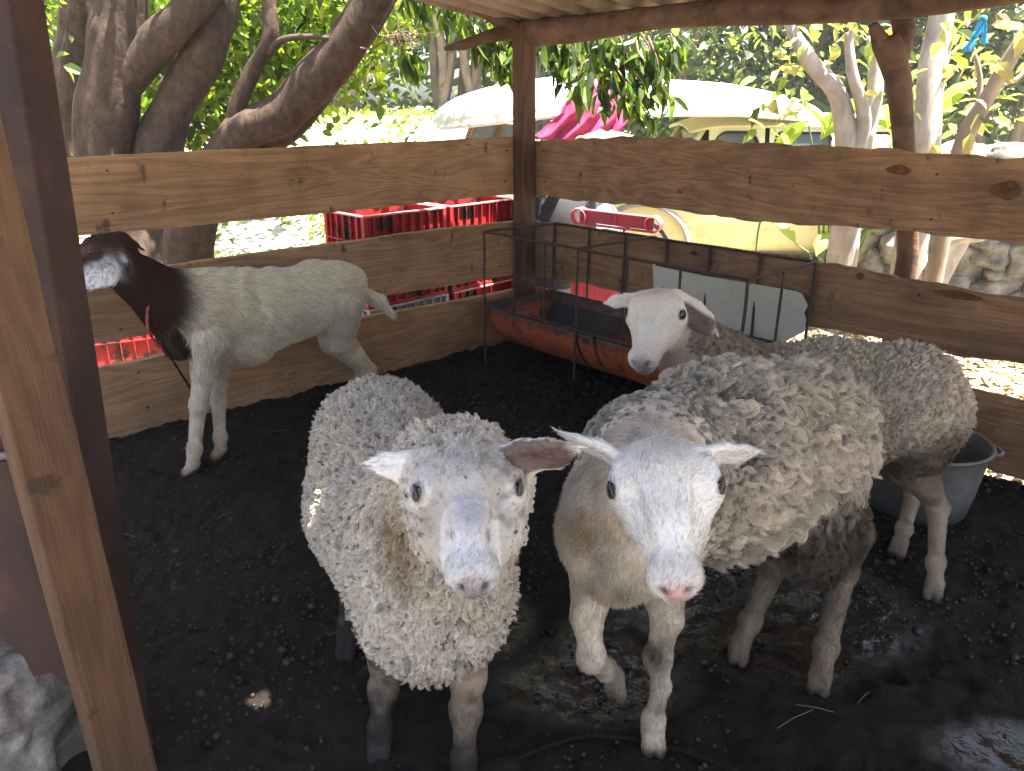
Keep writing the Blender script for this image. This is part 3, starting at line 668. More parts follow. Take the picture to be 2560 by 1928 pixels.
# ------------- upturned white hull on the car roof
M_HULL = simple('white_gelcoat', (.78, .78, .76), .35, var=.06, scale=2, bump=.02)
hx0, hx1 = -.72, 2.82
hl = empty('boat_hull', (1.1, 7.8, 1.33), 'large upturned white fibreglass hull lying on the old car', 'boat hull')
def hullf(u, v):
    x = hx0 + (hx1 - hx0) * u; e = (1 - abs(2 * u - 1) ** 3.2); e = max(e, 0) ** .5
    wdt = .80 * (.25 + .75 * e); ht = (.36 - .13 * u) * (.2 + .8 * e); zb = 1.27 + .13 * min(1, u * 3) - .06 * max(0, u - .75) * 4
    th = math.pi * v; return Vector((x, 7.75 - math.cos(th) * wdt, zb + math.sin(th) ** .62 * ht))
m = MB(); m.grid(hullf, 60, 25); 
m.add([hullf(0, j / 24) for j in range(25)], [tuple(range(25))]); m.add([hullf(1, j / 24) for j in range(25)], [tuple(range(25))])
m.build('shell', M_HULL, hl, smooth=True, solid=.02)
m = MB(); m.tube([hullf(i / 40, .0) + Vector((0, -.01, 0)) for i in range(41)], .022, 6); m.build('gunwale', M_HULL, hl, smooth=True)
# prop frame with slanting brown bars under the overhanging end of the hull
M_FRAMEW = wood('old_frame_wood', (.36, .22, .12), (.2, .11, .06), .4, knots=False)
wf = empty('window_frame', (-.15, 7.4, -.03), 'old brown wooden window frame propped under the end of the hull', 'frame')
for (ua, va, ub, vb) in ((1145, 420, 1185, 300), (1228, 420, 1250, 305), (1300, 420, 1318, 300)): m = MB(); a, b = Y(ua, va, 7.3), Y(ub, vb, 7.3); m.tube([Vector((a.x - .12, 7.3, -.03)), a, b], .026, 4); m.build('bar', M_FRAMEW, wf)
a, b = Y(1140, 410, 7.3), Y(1310, 410, 7.3); m = MB(); m.tube([a, b], .03, 4); m.build('rail', M_FRAMEW, wf)
m = MB(); m.add([Y(1148, 410, 7.33), Y(1305, 410, 7.33), Y(1318, 312, 7.33), Y(1182, 306, 7.33)], [(0, 1, 2, 3)]); m.build('pane', simple('dusty_pane', (.2, .24, .28), .25), wf, solid=.006)
# magenta cloth thrown over the hull
t = T('magenta_cloth'); co = t.co().outputs[0]; n = t.noise(co, 9, 5, .6)
M_CLOTH = t.p(Base_Color=t.ramp(n, (.3, (.22, .012, .05)), (.7, (.40, .03, .12))), Roughness=.85, Normal=t.bump(t.noise(co, 60, 3), .2, .003))
m = MB()
def clothf(u, v):
    # v: from the top of the hull down its near side; u: along
    x = .86 + .44 * u - .60 * v * (1 - .3 * u); th = .46 - .66 * v
    base = hullf(min(.98, max(.02, (x - hx0) / (hx1 - hx0))), max(0, th))
    if th < 0: base = base + Vector((0, -.02 , th * .95))
    rip = .028 * math.sin(u * 23 + 5 * v) * (.4 + v) + .012 * math.sin(u * 51 - 9 * v) + .01 * math.sin(v * 19 + u * 7)
    return base + Vector((-.25 * v * v * .3, -.045 - rip * .8, .012 + abs(rip) * .25 - .10 * v * u))
m.grid(clothf, 46, 34); m.build('magenta_cloth', M_CLOTH, smooth=True, solid=.006, label='crumpled magenta cloth hanging over the white hull', cat='cloth')
# crumpled rag by the cloth
m = MB(); pr = Y(1510, 325, 6.9)
m.grid(lambda u, v: pr + Vector(((u - .5) * .5, (v - .5) * .3, -.07 + .07 * math.sin(u * 3.14) * math.sin(v * 3.14) + .02 * math.sin(u * 17 + 3 * v) * math.cos(v * 13 + u * 4))), 30, 20)
m.build('crumpled_rag', simple('rag', (.2, .14, .1), .9), smooth=True, solid=.006, label='crumpled brown rag lying beneath the magenta cloth', cat='rag')
for xx in (-.1,): pass
# a plank trestle carrying the free end of the hull
# ================================================================== leaves
def leafmesh(pos, dirs, nrm, size, wid=.42, curl=.25, fold=.18):
    """leaf blades: 8 verts, 6 quads... as triangles; pos (n,3) stalk end, dirs unit, nrm approx normals"""
    n = len(pos); d = unit(dirs); s = unit(np.cross(d, nrm)); u = np.cross(s, d)
    tx = np.array([0, .28, .28, .28, .65, .65, .65, 1.]); ty = np.array([0, -.5, 0, .5, -.42, 0, .42, 0]); tz = np.array([0, fold, 0, fold, fold * .8 - curl * .3, -curl * .3, fold * .8 - curl * .3, -curl])
    sz = np.asarray(size)[:, None]
    V = pos[:, None] + d[:, None] * (tx[None] * sz)[..., None] + s[:, None] * (ty[None] * sz * wid)[..., None] + u[:, None] * (tz[None] * sz * .5)[..., None]
    tf = np.array([(0, 2, 1), (0, 3, 2), (1, 2, 5), (1, 5, 4), (2, 3, 6), (2, 6, 5), (4, 5, 7), (5, 6, 7)])
    F = (tf[None] + (np.arange(n) * 8)[:, None, None]).reshape(-1, 3)
    return V.reshape(-1, 3), F
def foliage(centers, per, spread, size, cols, droop=.6, wid=.42, curl=.3, dirbias=None, cvar=.3):
    c = np.repeat(np.asarray(centers, 'f8'), per, 0); n = len(c)
    p = c + rng.normal(size=(n, 3)) * np.asarray(spread)
    d = rng.normal(size=(n, 3)); d[:, 2] = d[:, 2] * .5 - droop
    if dirbias is not None: d += np.asarray(dirbias)
    nr = rng.normal(size=(n, 3)) * .6; nr[:, 2] += 1
    sz = size * rng.uniform(.35, 1.3, n)
    V, F = leafmesh(p, d, nr, sz, wid, curl)
    cc = np.asarray(cols)[rng.integers(0, len(cols), n)] * (1 + cvar * rng.normal(size=(n, 1))); cc = np.clip(cc, .006, .6)
    return V, F, np.repeat(cc, 8, 0)
def foliage_obj(name, parts, parent=None, mat=None, **tg):
    Vs, Fs, Cs = [], [], []; k = 0
    for V, F, C in parts: Vs.append(V); Fs.append(F + k); Cs.append(C); k += len(V)
    return npmesh(name, np.concatenate(Vs), np.concatenate(Fs), mat or M_LEAF, parent, smooth=False, col=np.concatenate(Cs), **tg)
GREEN = [(.09, .15, .02), (.06, .11, .02), (.075, .13, .02), (.10, .16, .025), (.05, .095, .018), (.14, .19, .03)]
YEL = [(.2, .25, .03), (.15, .21, .025), (.25, .28, .04), (.11, .17, .02)]
DKG = [(.03, .06, .015), (.045, .08, .02), (.06, .1, .02), (.035, .05, .018)]

def limb(m, pts, rads, n=14, wob=.035, seed=0, k=5):
    """smooth (Catmull-Rom) limb through world points"""
    pts = [Vector(p) for p in pts]; P_ = [pts[0] * 2 - pts[1]] + pts + [pts[-1] * 2 - pts[-2]]; out = []; rr = []
    for i in range(1, len(P_) - 2):
        for j in range(k):
            t_ = j / k; a, b, c, d = P_[i - 1], P_[i], P_[i + 1], P_[i + 2]
            out.append(.5 * ((2 * b) + (c - a) * t_ + (2 * a - 5 * b + 4 * c - d) * t_ ** 2 + (3 * b - a - 3 * c + d) * t_ ** 3)); rr.append(rads[i - 1] + (rads[i] - rads[i - 1]) * t_)
    out.append(pts[-1]); rr.append(rads[-1]); m.tube(out, rr, n, wob=wob, seed=seed)
# ---- the many-stemmed tree behind the left fence
tb = Y(430, 690, 5.35); base = Vector((tb.x, 5.4, -.05))
tree = empty('many_stemmed_tree', base, 'large grey-brown tree with several leaning stems behind the goat', 'tree')
m = MB()
limb(m, [base + Vector((-.05, .05, 0)), Y(400, 690, 5.45), Y(320, 520, 5.45), Y(262, 400, 5.4), Y(270, 260, 5.4), Y(293, 120, 5.4), Y(302, 0, 5.4), Y(305, -150, 5.4), Y(300, -400, 5.5)], [.30, .24, .19, .175, .19, .18, .165, .15, .12], 18, seed=1)
limb(m, [Y(272, 300, 5.4), Y(305, 215, 5.4), Y(385, 115, 5.36), Y(450, 50, 5.3), Y(520, -30, 5.3), Y(640, -200, 5.3)], [.07, .12, .12, .11, .10, .08], 14, seed=2)
limb(m, [base + Vector((-.15, .15, 0)), Y(340, 640, 5.7), Y(220, 480, 5.8), Y(180, 380, 5.8), Y(172, 230, 5.8), Y(192, 100, 5.8), Y(198, 0, 5.8), Y(215, -300, 5.8)], [.25, .19, .15, .135, .13, .125, .12, .09], 16, seed=3)
limb(m, [base, Y(440, 640, 5.5), Y(385, 480, 5.5), Y(395, 370, 5.5), Y(430, 280, 5.5), Y(480, 190, 5.5), Y(520, 110, 5.5), Y(550, 0, 5.5), Y(585, -200, 5.6)], [.28, .21, .15, .15, .135, .13, .13, .12, .10], 16, seed=4)
limb(m, [base + Vector((.1, 0, 0)), Y(460, 660, 5.45), Y(500, 500, 5.35), Y(560, 400, 5.3), Y(610, 325, 5.25), Y(700, 290, 5.2), Y(770, 220, 5.15), Y(850, 130, 5.1), Y(920, 20, 5.05), Y(985, -110, 5.0), Y(1060, -300, 5.0)], [.27, .2, .145, .13, .125, .125, .13, .125, .11, .10, .08], 16, seed=5)
limb(m, [Y(560, 460, 5.5), Y(640, 370, 5.5), Y(720, 310, 5.45), Y(800, 215, 5.4), Y(880, 110, 5.35), Y(950, 10, 5.3), Y(1010, -120, 5.3)], [.13, .12, .115, .105, .095, .085, .07], 14, seed=6)
limb(m, [Y(585, 330, 5.25), Y(600, 250, 5.2), Y(640, 160, 5.18), Y(675, 95, 5.15), Y(672, 0, 5.15), Y(660, -120, 5.15)], [.07, .055, .05, .05, .042, .035], 10, seed=7)
limb(m, [Y(672, 130, 5.15), Y(705, 100, 5.1), Y(770, 92, 5.05), Y(840, 98, 5.0)], [.032, .022, .016, .014], 8, seed=8)
limb(m, [Y(440, 330, 5.7), Y(430, 200, 5.8), Y(470, 90, 5.9), Y(500, -60, 6)], [.07, .06, .05, .04], 10, seed=9)
m.build('trunk', M_BARK, tree, smooth=True)
parts = []
# sunlit hanging sprays seen between the stems
cs = []
for i in range(520):
    u = rng.uniform(90, 960); v = rng.uniform(-60, 430) if u < 640 else rng.uniform(-60, 290 - max(0, (u - 640)) * .42)
    if 620 < u < 900 and v > 260: continue
    if u < 340 and v > 250 and rng.uniform() < .5: continue
    cs.append(Y(u, v, rng.uniform(5.9, 7.2)))
parts.append(foliage(cs, 15, (.16, .2, .16), .115, YEL + GREEN, .7, .5))
# upper crown out of view, added for the shade it casts
cs = [(rng.uniform(-5, .3), rng.uniform(4.9, 9), rng.uniform(2.5, 5.5)) for _ in range(420)]
parts.append(foliage(cs, 16, (.25, .25, .2), .13, GREEN, .5, .5))
foliage_obj('crown', parts, tree)
# twig bundle hanging from the limb
m = MB()
for k in range(46):
    c = Y(1000, 92, 4.95); a = rng.normal(size=3); a[2] = -abs(a[2]) * .3 + .35 * rng.normal(); a = a / np.linalg.norm(a)
    b1 = c + Vector(a) * rng.uniform(.06, .13); b2 = b1 + Vector(rng.normal(size=3)) * .045
    m.tube([c + Vector(rng.normal(size=3)) * .015, b1, b2], [.003, .0022, .0012], 4)
m.tube([Y(1000, 92, 4.95), Y(985, 20, 4.95), Y(970, -60, 4.95)], [.005, .004, .004], 5)
m.tube([Y(900, 120, 4.95), Y(930, 125, 4.95), Y(965, 100, 4.95), Y(1000, 92, 4.95)], [.006, .005, .005, .004], 5)
m.build('dry_twigs', M_LOG, label='bare dry twig cluster hanging beside the leaning limb', cat='twigs')
# white plastic scrap far behind
m = MB(); c = Y(922, 165, 10.5); m.grid(lambda u, v: c + Vector(((u - .5) * .18 * (1 - .6 * v) + .02 * math.sin(v * 9), .03 * math.sin(u * 14 + v * 6), .22 - .45 * v)), 9, 12)
m.build('plastic_bag', simple('white_plastic', (.6, .6, .62), .4), smooth=True, solid=.002, label='torn white plastic bag caught in the far branches', cat='bag')

# ---- leafy branches hanging over the corner of the roof
def spray(tips, n_leaf, size, cols, root_z, label, name='leafy_branch'):
    c0 = Vector(tips[0][0]); th = empty(name, c0, label, 'branch'); m = MB(); parts = []
    for a, b in tips:
        a, b = Vector(a), Vector(b); mid_ = (a + b) / 2 + Vector((0, 0, .06)); m.tube([a, mid_, b], [.009, .006, .003], 6)
        nl = n_leaf; ts = rng.uniform(0.05, 1.08, nl); p = np.array([np.array(a.lerp(b, float(t_))) for t_ in ts]) + rng.normal(size=(nl, 3)) * .035
        d = np.tile(np.array((b - a).normalized()), (nl, 1)) * .5 + rng.normal(size=(nl, 3)) * .5; d[:, 2] -= .75
        nr = rng.normal(size=(nl, 3)) * .7 + np.array((0, -.3, .8)); V, F = leafmesh(p, d, nr, size * rng.uniform(.55, 1.15, nl), .30, .35, .2)
        cc = np.asarray(cols)[rng.integers(0, len(cols), nl)] * (1 + .25 * rng.normal(size=(nl, 1))); parts.append((V, F, np.repeat(np.clip(cc, .008, .5), 8, 0)))
    m.build('stem', M_LOG, th, smooth=True); foliage_obj('leaves', parts, th)
tp = []
for u0, v0, u1, v1, y in [(1360, 40, 1400, 150, 5.6), (1420, 60, 1450, 200, 5.5), (1480, 60, 1520, 230, 5.5), (1540, 70, 1590, 250, 5.45), (1600, 80, 1640, 200, 5.5), (1560, 60, 1500, 220, 5.6), (1620, 90, 1660, 250, 5.4), (1450, 60, 1400, 190, 5.6), (1390, 60, 1380, 130, 5.7), (1500, 90, 1560, 180, 5.5), (1590, 100, 1610, 280, 5.45), (1660, 90, 1690, 130, 5.5), (1470, 150, 1440, 220, 5.35), (1540, 170, 1580, 280, 5.4)]:
    tp.append((Y(u0, v0, y), Y(u1, v1, y - .1)))
spray(tp, 34, .17, DKG + [(.075, .13, .02), (.10, .16, .025)], 0, 'dark leafy branch drooping over the roof edge in front of the white hull')
tp = [(Y(u0, v0, y), Y(u1, v1, y)) for u0, v0, u1, v1, y in [(1060, -40, 1130, 60, 5.6), (1120, -30, 1180, 70, 5.6), (1180, -20, 1220, 110, 5.5), (1230, 20, 1270, 150, 5.5), (1200, 60, 1200, 120, 5.5), (1260, 40, 1290, 160, 5.6), (1000, -40, 1060, 40, 5.7), (1020, 130, 1040, 160, 5.4), (1250, 100, 1250, 170, 5.5)]]
spray(tp, 30, .15, GREEN + DKG, 0, 'green leafy branch hanging beside the forked end of the log beam')

# ---- sunlit bank rising behind the clearing
def bankz(x, y):
    t_ = np.clip((np.asarray(y, 'f8') - 7.6) / 5.6, 0, 1); f_ = np.clip((1.6 - np.asarray(x, 'f8')) / 1.8, 0, 1); return 1.32 * t_ * t_ * (3 - 2 * t_) * f_ * f_ * (3 - 2 * f_)
bx, by = np.meshgrid(np.linspace(-24, 1.8, 170), np.linspace(7.4, 24, 120), indexing='ij'); BP = np.stack([bx.ravel(), by.ravel(), np.zeros(bx.size)], 1)
BP[:, 2] = bankz(BP[:, 0], BP[:, 1]) + (fnoise(BP, 1.4, 61) - .5) * .14 * np.clip(bankz(BP[:, 0], BP[:, 1]) * 4, 0, 1) - .034
I = np.arange(bx.size).reshape(bx.shape)
t = T('dry_bank'); co = t.co().outputs[0]; n1 = t.noise(co, 1.2, 6, .6); n2 = t.noise(co, 16, 8, .65)
c = t.mix(t.ramp(n1, (.5, 0.), (.68, .6)), t.ramp(n2, (.3, (.22, .19, .14)), (.7, (.46, .42, .34))), (.2, .23, .1))
npmesh('bank', BP, np.stack([I[:-1, :-1], I[1:, :-1], I[1:, 1:], I[:-1, 1:]], -1).reshape(-1, 4), t.p(Base_Color=c, Roughness=.95, Normal=t.bump(n2, .8, .04)), kind='structure')
# ---- far trees closing the view, each with its own trunk and crown
def fartree(i, x, y, hgt, rx, cols, label, nst=3, low=.2, dens=1., big=.2):
    zb_ = float(bankz(x, y)); base = Vector((x, y, zb_ - .05)); th = empty('hedgerow_tree', base, label, 'tree', 'trees closing the view beyond the yard'); m = MB(); r2 = random.Random(i)
    for s in range(nst):
        b0 = base + Vector((r2.uniform(-.5, .5) * rx * .6, r2.uniform(-.4, .4), 0)); q = [b0]
        for k in range(1, 6): q.append(q[-1] + Vector((r2.uniform(-.3, .3), r2.uniform(-.15, .15), hgt * .17)))
        limb(m, q, [.09, .08, .07, .06, .05, .03], 8, seed=i * 7 + s, k=3)
    m.build('trunk', M_STEM, th, smooth=True)
    n = int(210 * dens); cs = []
    while len(cs) < n:
        p = rng.uniform(-1, 1, 3)
        if (p ** 2).sum() > 1: continue
        q = np.array((x + p[0] * rx, y + p[1] * rx * .7, zb_ + hgt * (low + (1 - low) * (p[2] * .5 + .5))))
        if vnoise(q[None], .9, i)[0] < .38: continue
        cs.append(q)
    foliage_obj('crown', [foliage(cs, 22, (.3, .3, .3), big, cols, .5, .55)], th)
HZ = [(.075, .115, .055), (.10, .14, .07), (.06, .095, .045), (.12, .15, .08)]  # far greens made paler, the washed-out haze put into the leaf colour
spec = [(-9.5, 15, 6, 2.2, 'broad pale green tree far behind the leftmost stem'), (-6.3, 16, 6.5, 2.2, 'tall hazy tree far behind the leaning stems'), (-3.4, 15.2, 6, 1.9, 'pale thin-stemmed tree far beyond the sunlit clearing'), (-1.1, 15.8, 6.5, 1.9, 'tangled many-stemmed tree behind the twig cluster'), (1.0, 16, 6.2, 2.0, 'vine-hung tree far behind the corner post'), (3.0, 13.5, 5.5, 2.0, 'dense vine-covered tree directly behind the white hull'), (5.3, 13, 5.5, 2.0, 'leafy creeper-covered tree behind the hull beside the pale trunks'), (7.6, 12.5, 5.8, 2.2, 'dark shrubby tree behind the forked prop'), (10.0, 12, 5.5, 2.2, 'dark green tree behind the blue ribbon')]
for i, (x, y, hh, rx, lab) in enumerate(spec): fartree(i, x, y, hh, rx, HZ if i != 5 else HZ, lab, nst=9 if x in (-3.4, -1.1) else 4, low=.12 if x in (-3.4, -1.1) else .0, dens=.75 if x in (-3.4, -1.1) else 1.25)
# the wood behind them reads as one mass
cs = np.stack([rng.uniform(-26, 30, 3000), rng.uniform(17.5, 20.5, 3000), rng.uniform(0, 7.5, 3000)], 1); cs = cs[vnoise(cs, .6, 77) > .3]
V, F, C = foliage(cs, 14, (.4, .4, .4), .34, HZ, .4, .6)
tag(npmesh('far_wood', V, F, M_LEAF, smooth=False, col=C), 'far-off green wood closing the view behind the yard trees', 'wood', kind='stuff')
# low growth in the clearing
n = 2600; q = np.stack([rng.uniform(-9, 3.5, n), rng.uniform(7.2, 14.5, n), np.full(n, -.02)], 1); q = q[(fnoise(q, .9, 4) > .5)]; q[:, 2] += bankz(q[:, 0], q[:, 1])
V, F, C = foliage(q, 7, (.09, .09, .03), .1, [(.14, .19, .05), (.2, .24, .08), (.1, .15, .04)], -.7, .5)
tag(npmesh('ground_cover', V, F, M_LEAF, smooth=False, col=C), 'low weeds growing over the sunlit clearing', 'weeds', kind='stuff')
# grass near the tree foot
n = 5200; q = np.stack([rng.uniform(-3.2, 1.2, n), rng.uniform(5.6, 9.5, n), np.full(n, -.03)], 1); q = q[(fnoise(q, 1.3, 8) > .5)]
d = rng.normal(size=(len(q), 3)) * .4; d[:, 2] = 1
V, F = leafmesh(q, d, rng.normal(size=(len(q), 3)), rng.uniform(.05, .14, len(q)), .12, .5)
tag(npmesh('grass', V, F, M_LEAF, smooth=False, col=np.repeat(np.asarray([(.13, .19, .05), (.19, .24, .08), (.09, .14, .03)])[rng.integers(0, 3, len(q))], 8, 0)), 'short grass tufts behind the left fence', 'grass', kind='stuff')
# leaf litter outside the right fence
n = 5200; a_ = rng.uniform(0, 5.2, n); b_ = rng.uniform(.03, 2.2, n) ** 1.1; q = np.array(CORNER) + a_[:, None] * np.array(DR) + b_[:, None] * np.array(NR); q[:, 2] = -.02 + rng.uniform(0, .02, n)
V, F = leafmesh(q, rng.normal(size=(n, 3)) * np.array((1, 1, .15)), rng.normal(size=(n, 3)) * .35 + np.array((0, 0, 1)), rng.uniform(.04, .1, n), .45, .5)
tag(npmesh('leaf_litter', V, F, attrmat('dry_leaf', .8, .15), smooth=False, col=np.repeat(np.asarray([(.3, .22, .14), (.42, .34, .24), (.22, .15, .09), (.5, .43, .33)])[rng.integers(0, 4, n)] * rng.uniform(.7, 1.2, (n, 1)), 8, 0)), 'dry fallen leaves on the sunlit ground outside the fence', 'leaf litter', kind='stuff')

# ---- pale-stemmed small trees outside the right fence
def smalltree(base, stems, label, leaves, cols, seed, size=.13, mat=None):
    th = empty('small_tree', base, label, 'tree'); m = MB()
    for k, (pts, rads) in enumerate(stems): limb(m, pts, rads, 10, wob=.05, seed=seed + k)
    m.build('trunk', mat or M_BARKP, th, smooth=True)
    if leaves: foliage_obj('crown', [foliage(leaves, 6, (.1, .1, .1), size, cols, .5, .45)], th)
b = Vector((Y(2110, 640, 5.6).x, 5.6, -.04))
YB = [(.17, .2, .07), (.24, .23, .12), (.13, .17, .05), (.26, .22, .13)]
smalltree(b, [([b, Y(2110, 600, 5.6), Y(2120, 420, 5.6), Y(2100, 250, 5.6), Y(2030, 160, 5.6), Y(1990, 95, 5.65), Y(1960, 30, 5.7)], [.11, .1, .085, .065, .055, .045, .03]),
              ([Y(2125, 430, 5.6), Y(2160, 300, 5.55), Y(2130, 180, 5.5), Y(2120, 80, 5.5)], [.06, .05, .035, .025]),
              ([Y(2130, 450, 5.6), Y(2170, 330, 5.7), Y(2190, 200, 5.75), Y(2180, 90, 5.8)], [.06, .055, .05, .04])], 'pale-barked small tree with bare forking stems beside the old car',
          [Y(rng.uniform(1930, 2230), rng.uniform(20, 330), rng.uniform(5.3, 6.1)) for _ in range(26)], YB, 31)
b = Vector((Y(2290, 650, 5.2).x, 5.2, -.04))
smalltree(b, [([b, Y(2285, 560, 5.2), Y(2310, 400, 5.2), Y(2325, 230, 5.25), Y(2345, 90, 5.3), Y(2370, -60, 5.3)], [.12, .11, .085, .085, .08, .07]),
              ([b + Vector((.05, 0, 0)), Y(2400, 600, 5.15), Y(2460, 540, 5.1)], [.08, .06, .05]), ([b + Vector((.1, .1, 0)), Y(2360, 620, 5.0), Y(2450, 590, 4.95), Y(2520, 560, 4.9)], [.06, .05, .04, .03])], 'thick pale trunk rising behind the forked prop',
          [Y(rng.uniform(2260, 2450), rng.uniform(30, 330), rng.uniform(4.9, 5.9)) for _ in range(14)], YB, 41)
b = Vector((Y(2340, 640, 4.6).x, 4.6, -.04))
smalltree(b, [([b, Y(2380, 480, 4.6), Y(2410, 350, 4.6), Y(2470, 240, 4.55), Y(2530, 140, 4.5), Y(2590, 40, 4.5)], [.05, .048, .045, .042, .038, .034]),
              ([Y(2440, 290, 4.58), Y(2450, 200, 4.6), Y(2430, 110, 4.6)], [.018, .014, .009]), ([Y(2500, 190, 4.52), Y(2540, 200, 4.5), Y(2600, 130, 4.5)], [.018, .014, .01])], 'slender leaning bare stem at the end of the right fence',
          [Y(rng.uniform(2400, 2600), rng.uniform(20, 300), rng.uniform(4.4, 5.2)) for _ in range(14)], YB, 51, mat=M_STEM)
# broad bright leaves low between the stems
bl = empty('broad_leaf_plant', (Y(2080, 640, 6.1).x, 6.1, -.03), 'plant with broad bright green leaves among the pale stems', 'plant'); base = bl.location
for (u, v, du, dv, L) in [(2060, 330, -60, -60, .45), (2050, 350, 60, -80, .45), (2190, 300, 70, -30, .4), (2280, 310, 90, -40, .42), (2330, 290, 60, -70, .38), (2020, 300, -60, 60, .38), (2240, 330, -60, -30, .35), (2100, 600, 60, -50, .32), (1990, 610, -40, -50, .3), (2040, 640, 30, -60, .28), (2390, 280, 60, 20, .32), (2290, 240, 80, 20, .3), (2380, 240, 40, -30, .3)]:
    p = Y(u, v, 5.9); dirv = np.array([(du / 100, rng.normal() * .3, -dv / 100)]); V, F = leafmesh(np.array([p]), dirv, np.array([(0.1, -.4, .8)]), [L], .38, .35, .12)
    npmesh('leaf', V, F, M_LEAF, bl, col=np.tile((.17, .24, .035), (8, 1)))
    m = MB(); m.tube([base + Vector((rng.normal() * .05, rng.normal() * .05, 0)), lerp(base, p, .6) + Vector((0, 0, .12)), p], [.012, .009, .006], 6); m.build('stalk', simple('green_stalk', (.13, .18, .05), .6) if 'green_stalk' not in bpy.data.materials else bpy.data.materials['green_stalk'], bl, smooth=True)
# blue ribbon tied to a twig
t = T('blue_plastic'); M_BLUE = t.p(Base_Color=(.03, .30, .50), Roughness=.4)
kn = Y(2458, 45, 4.4); rb = empty('blue_ribbon', kn, 'torn bright blue plastic ribbon tied to a twig', 'ribbon')
for (u, v, w_) in ((2420, 128, .05), (2462, 110, .035), (2440, 95, .04)):
    e = Y(u, v, 4.4); m = MB(); m.grid(lambda a, b: lerp(kn, e, b) + Vector(((a - .5) * w_ * (.3 + b), .012 * math.sin(a * 9 + b * 7), .006 * math.sin(b * 15 + a * 5))), 7, 10); m.build('ribbon_tail', M_BLUE, rb, smooth=True, solid=.001)
m = MB(); m.tube([kn + Vector((math.cos(a) * .014, math.sin(a) * .01, math.sin(a * 2) * .006)) for a in np.linspace(0, 6.5, 12)], .008, 6); m.build('knot', M_BLUE, rb, smooth=True)
# dry-stone wall far right
t = T('wall_stone'); co = t.co().outputs[0]; n = t.noise(co, 7, 8, .65)
M_WST = t.p(Base_Color=t.ramp(n, (.35, (.05, .042, .034)), (.68, (.26, .235, .2))), Roughness=.95, Normal=t.bump(n, .7, .02))
sw = empty('dry_stone_wall', (4.6, 6.6, -.03), 'low dry-stone wall of grey rocks behind the leaning stem', 'wall')
stones = [rock('stone', (0, 0, 0), (.2, .16, .14), 60 + k, M_WST, None, sub=3) for k in range(4)]
me4 = [o.data for o in stones]
for o in stones: bpy.data.objects.remove(o)
for row in range(7):
    for k in range(15):
        p = Vector((3.05 + k * .30 + (row % 2) * .15 + rd.uniform(-.04, .04), 6.75 - k * .12 + rd.uniform(-.05, .05), -.02 + row * .175 + rd.uniform(-.02, .02)))
        o = bpy.data.objects.new('stone', me4[rd.randrange(4)]); link(o, sw); o.location = p - off(sw); o.rotation_euler = (rd.uniform(-.3, .3), rd.uniform(-.3, .3), rd.uniform(0, 6)); s_ = rd.uniform(.95, 1.35); o.scale = (s_, s_, s_ * rd.uniform(.8, 1))

# ================================================================== ropes
M_ROPE = simple('red_rope', (.25, .05, .045), .85, var=.5, scale=60)
M_ROPED = simple('muddy_rope', (.012, .009, .007), .9, var=.5, scale=60, spec=.1)
def rope(name, pts, r, mat, label):
    m = MB(); pts = [Vector(p) for p in pts]; P_ = [pts[0] * 2 - pts[1]] + pts + [pts[-1] * 2 - pts[-2]]; out = []
    for i in range(1, len(P_) - 2):
        k = max(4, int((P_[i + 1] - P_[i]).length / .008))
        for j in range(k):
            t_ = j / k; a, b, c, d = P_[i - 1], P_[i], P_[i + 1], P_[i + 2]; out.append(.5 * ((2 * b) + (c - a) * t_ + (2 * a - 5 * b + 4 * c - d) * t_ ** 2 + (3 * b - a - 3 * c + d) * t_ ** 3))
    for ph in (0, math.pi):
        q = [p + Vector((math.cos(i * .7 + ph), math.sin(i * .7 + ph) * .5, math.sin(i * .7 + ph))) * r * .3 for i, p in enumerate(out)]; m.tube(q, r * .62, 6)
    return m.build(name, mat, smooth=True, label=label, cat='rope')
cpt = []
na, nb_ = Y(414, 700, 3.19), Y(408, 850, 3.16)
cc_ = (na + nb_) / 2 + Vector((.02, .05, 0)); hv = (na - nb_) / 2 * 1.22; sv = Vector((.25, .9, 0)).normalized() * .165
for i in range(17): a = i / 16 * 2 * math.pi; cpt.append(cc_ + hv * math.cos(a) - sv * math.sin(a))
rope('rope_collar', cpt + [], .008, M_ROPE, 'red braided rope collar tied round the neck of the goat')
rope('lead_rope', [Y(402, 850, 3.12), Y(425, 890, 3.12), Y(450, 930, 3.13), Y(480, 980, 3.22), G(510, 1060, .02), G(600, 1080, .018), G(700, 1103, .016), G(800, 1105, .018), G(900, 1100, .02)], .006, M_ROPED, 'thin muddy lead rope trailing from the goat across the floor')
rope('floor_rope', [G(1195, 1885, .022), G(1280, 1898, .02), G(1380, 1860, .024), G(1480, 1838, .022), G(1600, 1850, .02), G(1720, 1880, .02), G(1850, 1930, .02)], .0085, M_ROPED, 'dark muddy rope lying on the floor below the sheep')
